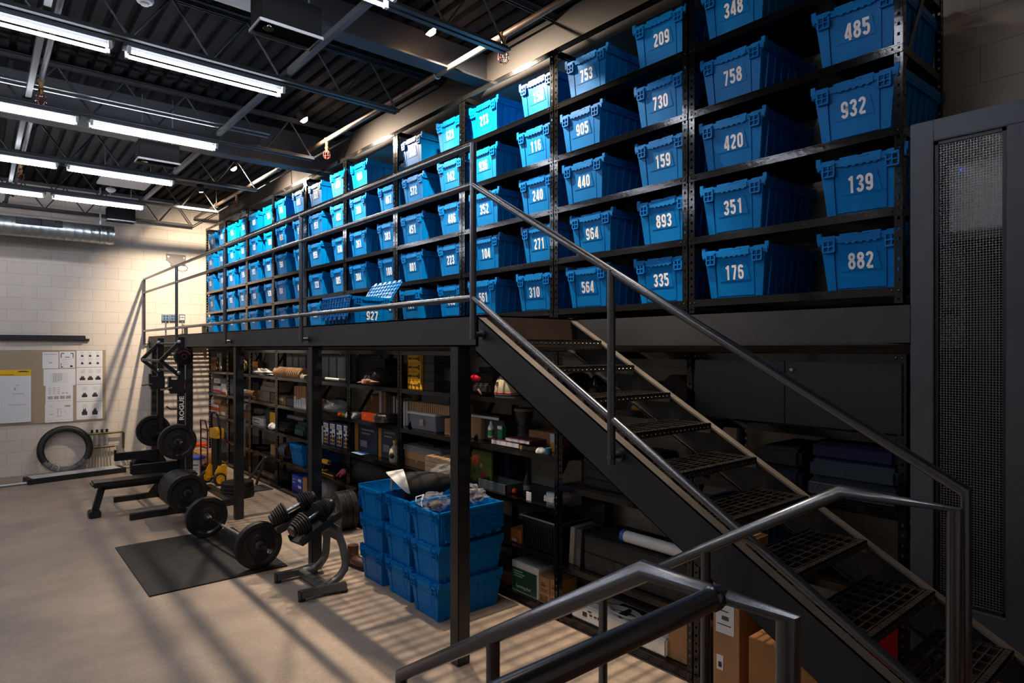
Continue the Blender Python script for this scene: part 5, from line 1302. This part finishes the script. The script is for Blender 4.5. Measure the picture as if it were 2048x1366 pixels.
for i, (a, b, s_, m) in enumerate(((.25, .2, .055, ORANGE), (.1, .24, .03, mat('amber', 'a8701c', .5)), (.3, .1, .03, mat('leaf', '2f5a2c', .6)), (-.1, .08, .03, RED), (.0, .16, .02, YELLOW))): MB().lathe([(s_, 0), (s_*.8, .006), (.003, .008)], c=(0, a*w*1.2, b), axis=(-1, 0, 0), n=12).build('bloom', m, t, smooth=40)
t = thing('metal_tray', 'grey metal baking tray on the middle shelf beside the third post', 'tray', (3.53, (Yat(955, 3.53)+Yat(1012, 3.53))/2, S3))
w = Yat(955, 3.53)-Yat(1012, 3.53); mb = MB(); mb.ext(.02, .2, -w*.45, w*.45, 0, .004)
for a in ((0, .22, -w/2, -w/2+.012), (0, .22, w/2-.012, w/2), (0, .012, -w/2, w/2), (.208, .22, -w/2, w/2)): mb.ext(a[0], a[1], a[2], a[3], 0, .075)
mb.build('tray', mat('dull_tin', '6f7476', .4, .6), t)
item('navy_case', 'dark navy case standing behind the metal tray', 'case', 985, 1018, S3, 893, mat('deep_navy', '161c33', .5), X=3.8, dep=.2)
t = bottle('black bottle with white label on the middle shelf', 1055, 3.62, S3, MATTE, .22, .035, MATTE, 'black_bottle'); MB().lathe([(.0355, .06), (.036, .06), (.036, .1), (.0355, .1)], n=18).build('label', GREY, t)
t = thing('silver_device', 'silver rounded device on the middle shelf edge beside the perforated upright', 'device', (3.54, (Yat(1083, 3.54)+Yat(1112, 3.54))/2, S3))
MB().ext(0, .2, -.085, .085, 0, .095).build('shell', mat('satin_silver', 'c4c6c9', .3, .3), t, bev=.028, seg=4); MB().ext(.06, .18, -.055, .055, .093, .098).build('top_vent', DGREY, t)
solo('orange_ball', MB().lathe([(.001, 0), (.02, .008), (.025, .025), (.02, .042), (.001, .05)], n=16), mat('orange_plastic', 'f0551a', .35), 'small orange ball on the middle shelf by the metal tray', 'ball', (3.6, Yat(1029, 3.6), S3), 0, None, 0, 60)
solo('white_card', MB().ext(-.003, .003, -.03, .03, 0, .07), PAPER, 'small white tag standing on the middle shelf beside the black bottle', 'tag', (3.53, Yat(1056, 3.52), S3))
item('pale_board', 'pale panel standing at the back of the middle shelf behind the perforated upright', 'panel', 1062, 1163, S3, 912, mat('pale_panel', '8f8a80', .7), X=4.02, dep=.03)
t = item('orange_carton', 'small orange printed carton on the low shelf beside the tote stacks', 'box', 1021, 1042, S2, 1058, mat('orange_card', 'b06a22', .7), dep=.2); decal(t, 'white_label', [(.15, .6, .08, .3)], PAPER)
t = thing('black_bin', 'black ribbed bin with pale rim on the low shelf', 'bin', (3.55, (Yat(1043, 3.55)+Yat(1116, 3.55))/2, S2))
w = Yat(1043, 3.55)-Yat(1116, 3.55); MB().taper((.02, .36, -w*.45, w*.45), (0, .38, -w/2, w/2), 0, .26).build('bin', MATTE, t, bev=.01)
mb = MB()
for k in range(14): mb.ext(-.006, .02, -w*.42+w*.065*k, -w*.42+w*.065*k+.008, .03, .22)
mb.build('rib', MATTE, t); MB().tube([(-.005, -w/2-.005, .262), (.385, -w/2-.005, .262), (.385, w/2+.005, .262), (-.005, w/2+.005, .262)], .008, 8, closed=True).build('rim', GREY, t)
carton('little brown box on the lowest shelf beside the tote stacks', 1001, 1018, S1, 1142, CARDD)
t = item('wine_box', 'white and green wine box on the lowest shelf, script lettering', 'box', 1024, 1077, S1, 1128, WHITE, X=3.54, dep=.36); decal(t, 'green_panel', [(.02, .94, .04, .78)], mat('bottle_green', '1c4a30', .6))
w, h, dp = t['_d']; tm = text_mb('Sparkling Red', .034, 0); MB().add(tm, frame((0, -1, 0), (0, 0, 1), (-.0035, w*.05, h*.2))).build('lettering', PAPER, t)
decal(t, 'print', [(.08, .42, .66, .70), (.08, .5, .58, .62), (.08, .4, .5, .54)], mat('pale_green', '8fb09a', .6)).location.x = -.002
for i, (a, b) in enumerate(((1078, 1099), (1100, 1119))):
    t = carton(['printed brown carton touching the wine box', 'printed brown carton against the perforated upright'][i], a, b, S1, 1155+6*i, None, X=3.53, dep=.2, group='printed brown cartons'); decal(t, 'print', [(.2, .65, .66, .72), (.2, .55, .76, .8), (.1, .85, .08, .34), (.15, .8, .45, .47), (.15, .8, .52, .54)], mat('brown_ink2', '5f3f24', .8))
# rack under the stairs
for i, (a, b, sd) in enumerate(((1132, 1176, 51), (1184, 1232, 52))): blob('black_sack', ['glossy black sack on the top shelf behind the stair treads, stringer side', 'glossy black sack on the top shelf behind the upright rail post'][i], 'sack', a, b, S5, 745, mat('gloss_black', '0d0d0e', .25), X=3.7, dx=.15, seed=sd, amp=.25, group='glossy black sacks')
for (px, s_, lb, m) in ((1360, .115, 'dark round drum at the end of the top shelf beside the cabinet doors', mat('dark_umber', '2b2016', .6)), (1318, .09, 'round tin with a yellow rim beside the dark drum', mat('dark_umber', '2b2016', .6))):
    t = thing('round_drum', lb, 'drum', (3.9, Yat(px, 3.9), S5+s_+.01)); t.rotation_euler = (0, math.radians(-90), 0)
    MB().lathe([(s_, -.06), (s_, .06), (s_*.9, .065), (.01, .066)], n=30).build('drum', m, t, smooth=40); MB().lathe([(s_, .05), (s_+.006, .055), (s_, .066)], n=30).build('rim', mat('amber', 'a8701c', .5) if s_ < .1 else m, t)
solo('yellow_tool', MB().prism([(-.06, 0), (.05, 0), (.06, .02), (.03, .045), (-.05, .045)], 'x', -.02, .02), YELLOW, 'yellow tool lying on the top shelf under a stair tread', 'tool', (3.56, Yat(1279, 3.56), S5), 0, None, .004)
t = item('printer', 'black office printer on the shelf behind the stair stringer', 'printer', 1166, 1292, 1.0815, 0, MATTE, X=3.62, dep=.4, h=.30, bev=.012); decal(t, 'badge', [(.3, .4, .62, .68)], GREY); decal(t, 'paper_slot', [(.05, .95, .2, .24), (.05, .95, .45, .47), (.1, .5, .8, .93)], mat('hole_black', '050505', .9))
for i in range(2): item('equipment_case', ['lower', 'upper'][i]+' long black flight case on the low shelf under the stairs', 'case', 1168, 1384, .4615+.136*i, 0, MATTE, X=3.55, dep=.42, h=.134, bev=.008, group='long black cases')
t, Lh, r = roll('paper_roll', 'white poster roll with a blue end lying on the black cases', 'roll', 1246, 1378, 1079, .042, WHITE, 3.62)
MB().lathe([(r+.001, Lh-.03), (r+.004, Lh-.03), (r+.004, Lh), (r+.001, Lh)], axis=(0, 1, 0), n=28).build('blue_ring', mat('ring_blue', '1f4f9a', .4), t)
t.location.z = .4615+.272+r+.004
for i, (a, b, m, lb) in enumerate(((1137, 1146, mat('pale_panel', '8f8a80', .7), 'pale binder leaning beside the long black cases'), (1149, 1160, DGREY, 'grey binder next to the long black cases'))):
    t = item('binder', lb, 'binder', a, b, .4615, 0, m, X=3.56, dep=.24, h=.29); t.rotation_euler = (math.radians(4), 0, 0)
t = item('projector_unit', 'long white short throw projector on the lowest shelf under the stairs', 'projector', 1142, 1332, S1, 0, mat('device_white', 'd6d2cc', .4), X=3.53, dep=.36, h=.125, bev=.012)
decal(t, 'port', [(.14, .19, .35, .62), (.22, .25, .5, .6), (.27, .3, .5, .6), (.31, .33, .48, .62), (.2, .24, .7, .78)], INK); decal(t, 'lens_window', [(.35, .7, .35, .75)], MATTE, 't'); decal(t, 'top_vent', [(.75, .95, .1, .9)], GREY, 't')
w, h, dp = t['_d']
tt = thing('cable_coil', 'grey power cable coiled on the white projector', 'cable', (3.62, t.location.y-.02, S1+.127))
mb = MB()
for k in range(4): mb.tube([((.05+.006*k)*math.cos(q*math.pi/9), (.11+.012*k)*math.sin(q*math.pi/9), .008+.006*k) for q in range(18)], .005, 6, closed=True)
mb.build('coil', mat('cable_pale', 'a5a6a8', .4), tt, smooth=40); MB().ext(-.06, .06, -.012, .012, .0, .03).build('strap', MATTE, tt)
t2 = solo('remote_control', MB().ext(-.024, .024, -.09, .09, 0, .02), GREY, 'grey remote control lying on the white projector by the cable', 'remote', (3.66, t.location.y+.2, S1+.1265), .3, None, .006)
carton('large brown carton on the lowest shelf at the end of the white projector', 1336, 1388, S1, 1215, None, dep=.4)
# floor under the stairs
t = carton('tall brown carton with white shipping labels on the floor under the stairs', 1426, 1479, 0, 0, None, X=3.05, dep=.3, h=1.12)
decal(t, 'shipping_label', [(.12, .8, .56, .74)], PAPER); decal(t, 'small_label', [(.15, .4, .38, .45)], PAPER)
for rs in ([(.2+.035*k, .2+.035*k+.018, .7, .728) for k in range(14)], [(.35+.03*k, .35+.03*k+.015, .625, .645) for k in range(9)]): decal(t, 'barcode', rs, INK).location.x = -.002
decal(t, 'print', [(.18, .6, .665, .67), (.18, .7, .6, .604), (.22, .34, .395, .42)], INK).location.x = -.002
carton('brown carton on the floor under the stairs in front of the green bag', 1497, 1640, 0, 0, mat('carton_orange', 'a06f3c', .8, var=.1), X=2.95, dep=.36, h=.71)
t = blob('green_bag', 'dark green bag with gold print standing behind the floor carton', 'bag', 1487, 1600, 0, 1222, mat('dark_green_film', '0f2a20', .35), X=3.40, dx=.07, seed=61, amp=.2)
w, h, dp = t['_d']; mb = MB()
for k in range(10): mb.box((-.078+.002*(k % 3), w*.25-.045*k, h*.9-.025*k), (.004, .03, .012+.012*(k % 2)), Matrix.Rotation(.5, 3, 'X'))
mb.build('gold_print', mat('gold_print', '9a8440', .4, .5), t)
t = item('red_box', 'bright red box on the low shelf seen under the lowest treads', 'box', 1692, 1812, .4615, 0, mat('bright_red', 'd0142a', .4), X=3.56, dep=.4, h=.36)
# cabinet doors on the rack beside the mesh cabinet
r0 = LOWR[0]
for i, (a, b, ky) in enumerate(((.615, 1.2, .66), (.02, .61, .57))):
    d = MB().ext(-.012, -.004, a, b, 1.722, 2.075).build('cabinet_door', mat('door_black', '131212', .5), r0, bev=.003)
    MB().lathe([(.012, 0), (.012, .012), (.008, .016), (.002, .016)], c=(-.012, ky, 2.03), axis=(-1, 0, 0), n=16).build('lock_knob', GALV, d, smooth=40)
QB = lambda n, h: mat(n, h, .9, bump=.5, bscale=110)
for i, (nm_, hx, lb) in enumerate((('quilt_navy', '0d1328', 'lowest navy quilted blanket of the pile beside the mesh cabinet'), ('quilt_grey', '27313c', 'grey quilted blanket in the middle of the pile'), ('quilt_blue', '0a1238', 'blue quilted blanket on top of the pile beside the mesh cabinet'))):
    t = item('moving_blanket', lb, 'blanket', 1612+5*i, 1798-3*i, 1.3365+.101*i, 0, QB(nm_, hx), X=3.50+.02*i, dep=.45, h=.1, bev=.048, group='folded moving blankets')
for i in range(2): item('moving_blanket', ['lower dark blue folded blanket behind the stringer top flange', 'upper black folded blanket behind the stringer top flange'][i], 'blanket', 1515, 1600, 1.3365+.121*i, 0, QB('quilt_dark', '10162c') if i == 0 else FABB, X=3.55, dep=.45, h=.12, bev=.045, group='dark folded blankets')
# what lies in the top floor totes
ZT = .0005+.289*2+.285
t = thing('padded_headgear', 'black cone shaped headset with a white curved band lying in the middle open tote', 'headset', (2.95, Yat(822, 2.95), ZT+.065), math.radians(-24)); t.scale = (1.15, 1.15, 1.15)
MB().lathe([(.02, -.06), (.09, -.06), (.105, -.03), (.108, 0), (.1, .1), (.075, .25), (.05, .3), (.01, .31)], axis=(1, 0, .05), n=30).build('body', FABB, t, smooth=40)
mb = MB(); n = 18; vs = []
for i in range(n+1):
    a = math.radians(-20+215*i/n)
    for (x, r_) in ((-.04-.12*math.sin(math.pi*(i+.6)/(n+1.2)), .110), (-.03, .124), (-.03, .130), (-.04-.12*math.sin(math.pi*(i+.6)/(n+1.2)), .116)): vs.append((x-.03*math.sin(a), r_*math.cos(a), r_*math.sin(a)))
mb.raw(vs, [(4*i+j, 4*i+(j+1) % 4, 4*i+4+(j+1) % 4, 4*i+4+j) for i in range(n) for j in range(4)]); mb.build('white_band', WHITE, t, smooth=50)
MB().ext(-.14, -.13, .06, .18, -.05, .06).build('ear_plate', mat('grey_plate', '8f8c86', .4), t, bev=.004); MB().lathe([(.012, 0), (.012, .006)], c=(-.14, .13, .03), axis=(-1, 0, 0), n=14).build('rivet', GREY, t)
def bagof(label, px, py, X, d, seed):
    y = Yat(px, X); z = Zat(py, X, y)
    t = thing('clear_bag', label, 'plastic bag', (X, y, z), 0, 'clear bags in the open totes')
    MB().blob((0, 0, 0), d, seed, .5, 22, 2.4).build('film', CLEAR, t, smooth=25)
    mb = MB(); mb.blob((.02, .01, -.03), (d[0]*.5, d[1]*.5, d[2]*.45), seed+1, .4, 12); mb.build('contents', mat('mixed_tan', '6a5a50', .6, var=.5, vscale=25), t, smooth=60)
    return t
t = bagof('clear bag of cables in the open tote beside the square post', 868, 1003, 2.93, (.13, .12, .075), 71)
MB().tube([(-.12, .09, .0), (-.1, .12, .03), (-.04, .1, .045), (-.1, .04, .0), (-.13, -.02, -.02)], .005, 6).build('white_cable', WHITE, t, smooth=40)
bagof('clear bag on the middle open tote behind the black headset', 886, 944, 3.28, (.12, .1, .07), 73)
bagof('small clear bag of pale parts in the open tote, far end', 952, 990, 3.22, (.09, .09, .05), 75)
bagof('crumpled clear bag peeking past the square post on the open tote', 938, 980, 3.1, (.09, .07, .05), 77)
for o in bpy.data.objects:
    if '_d' in o: del o['_d']
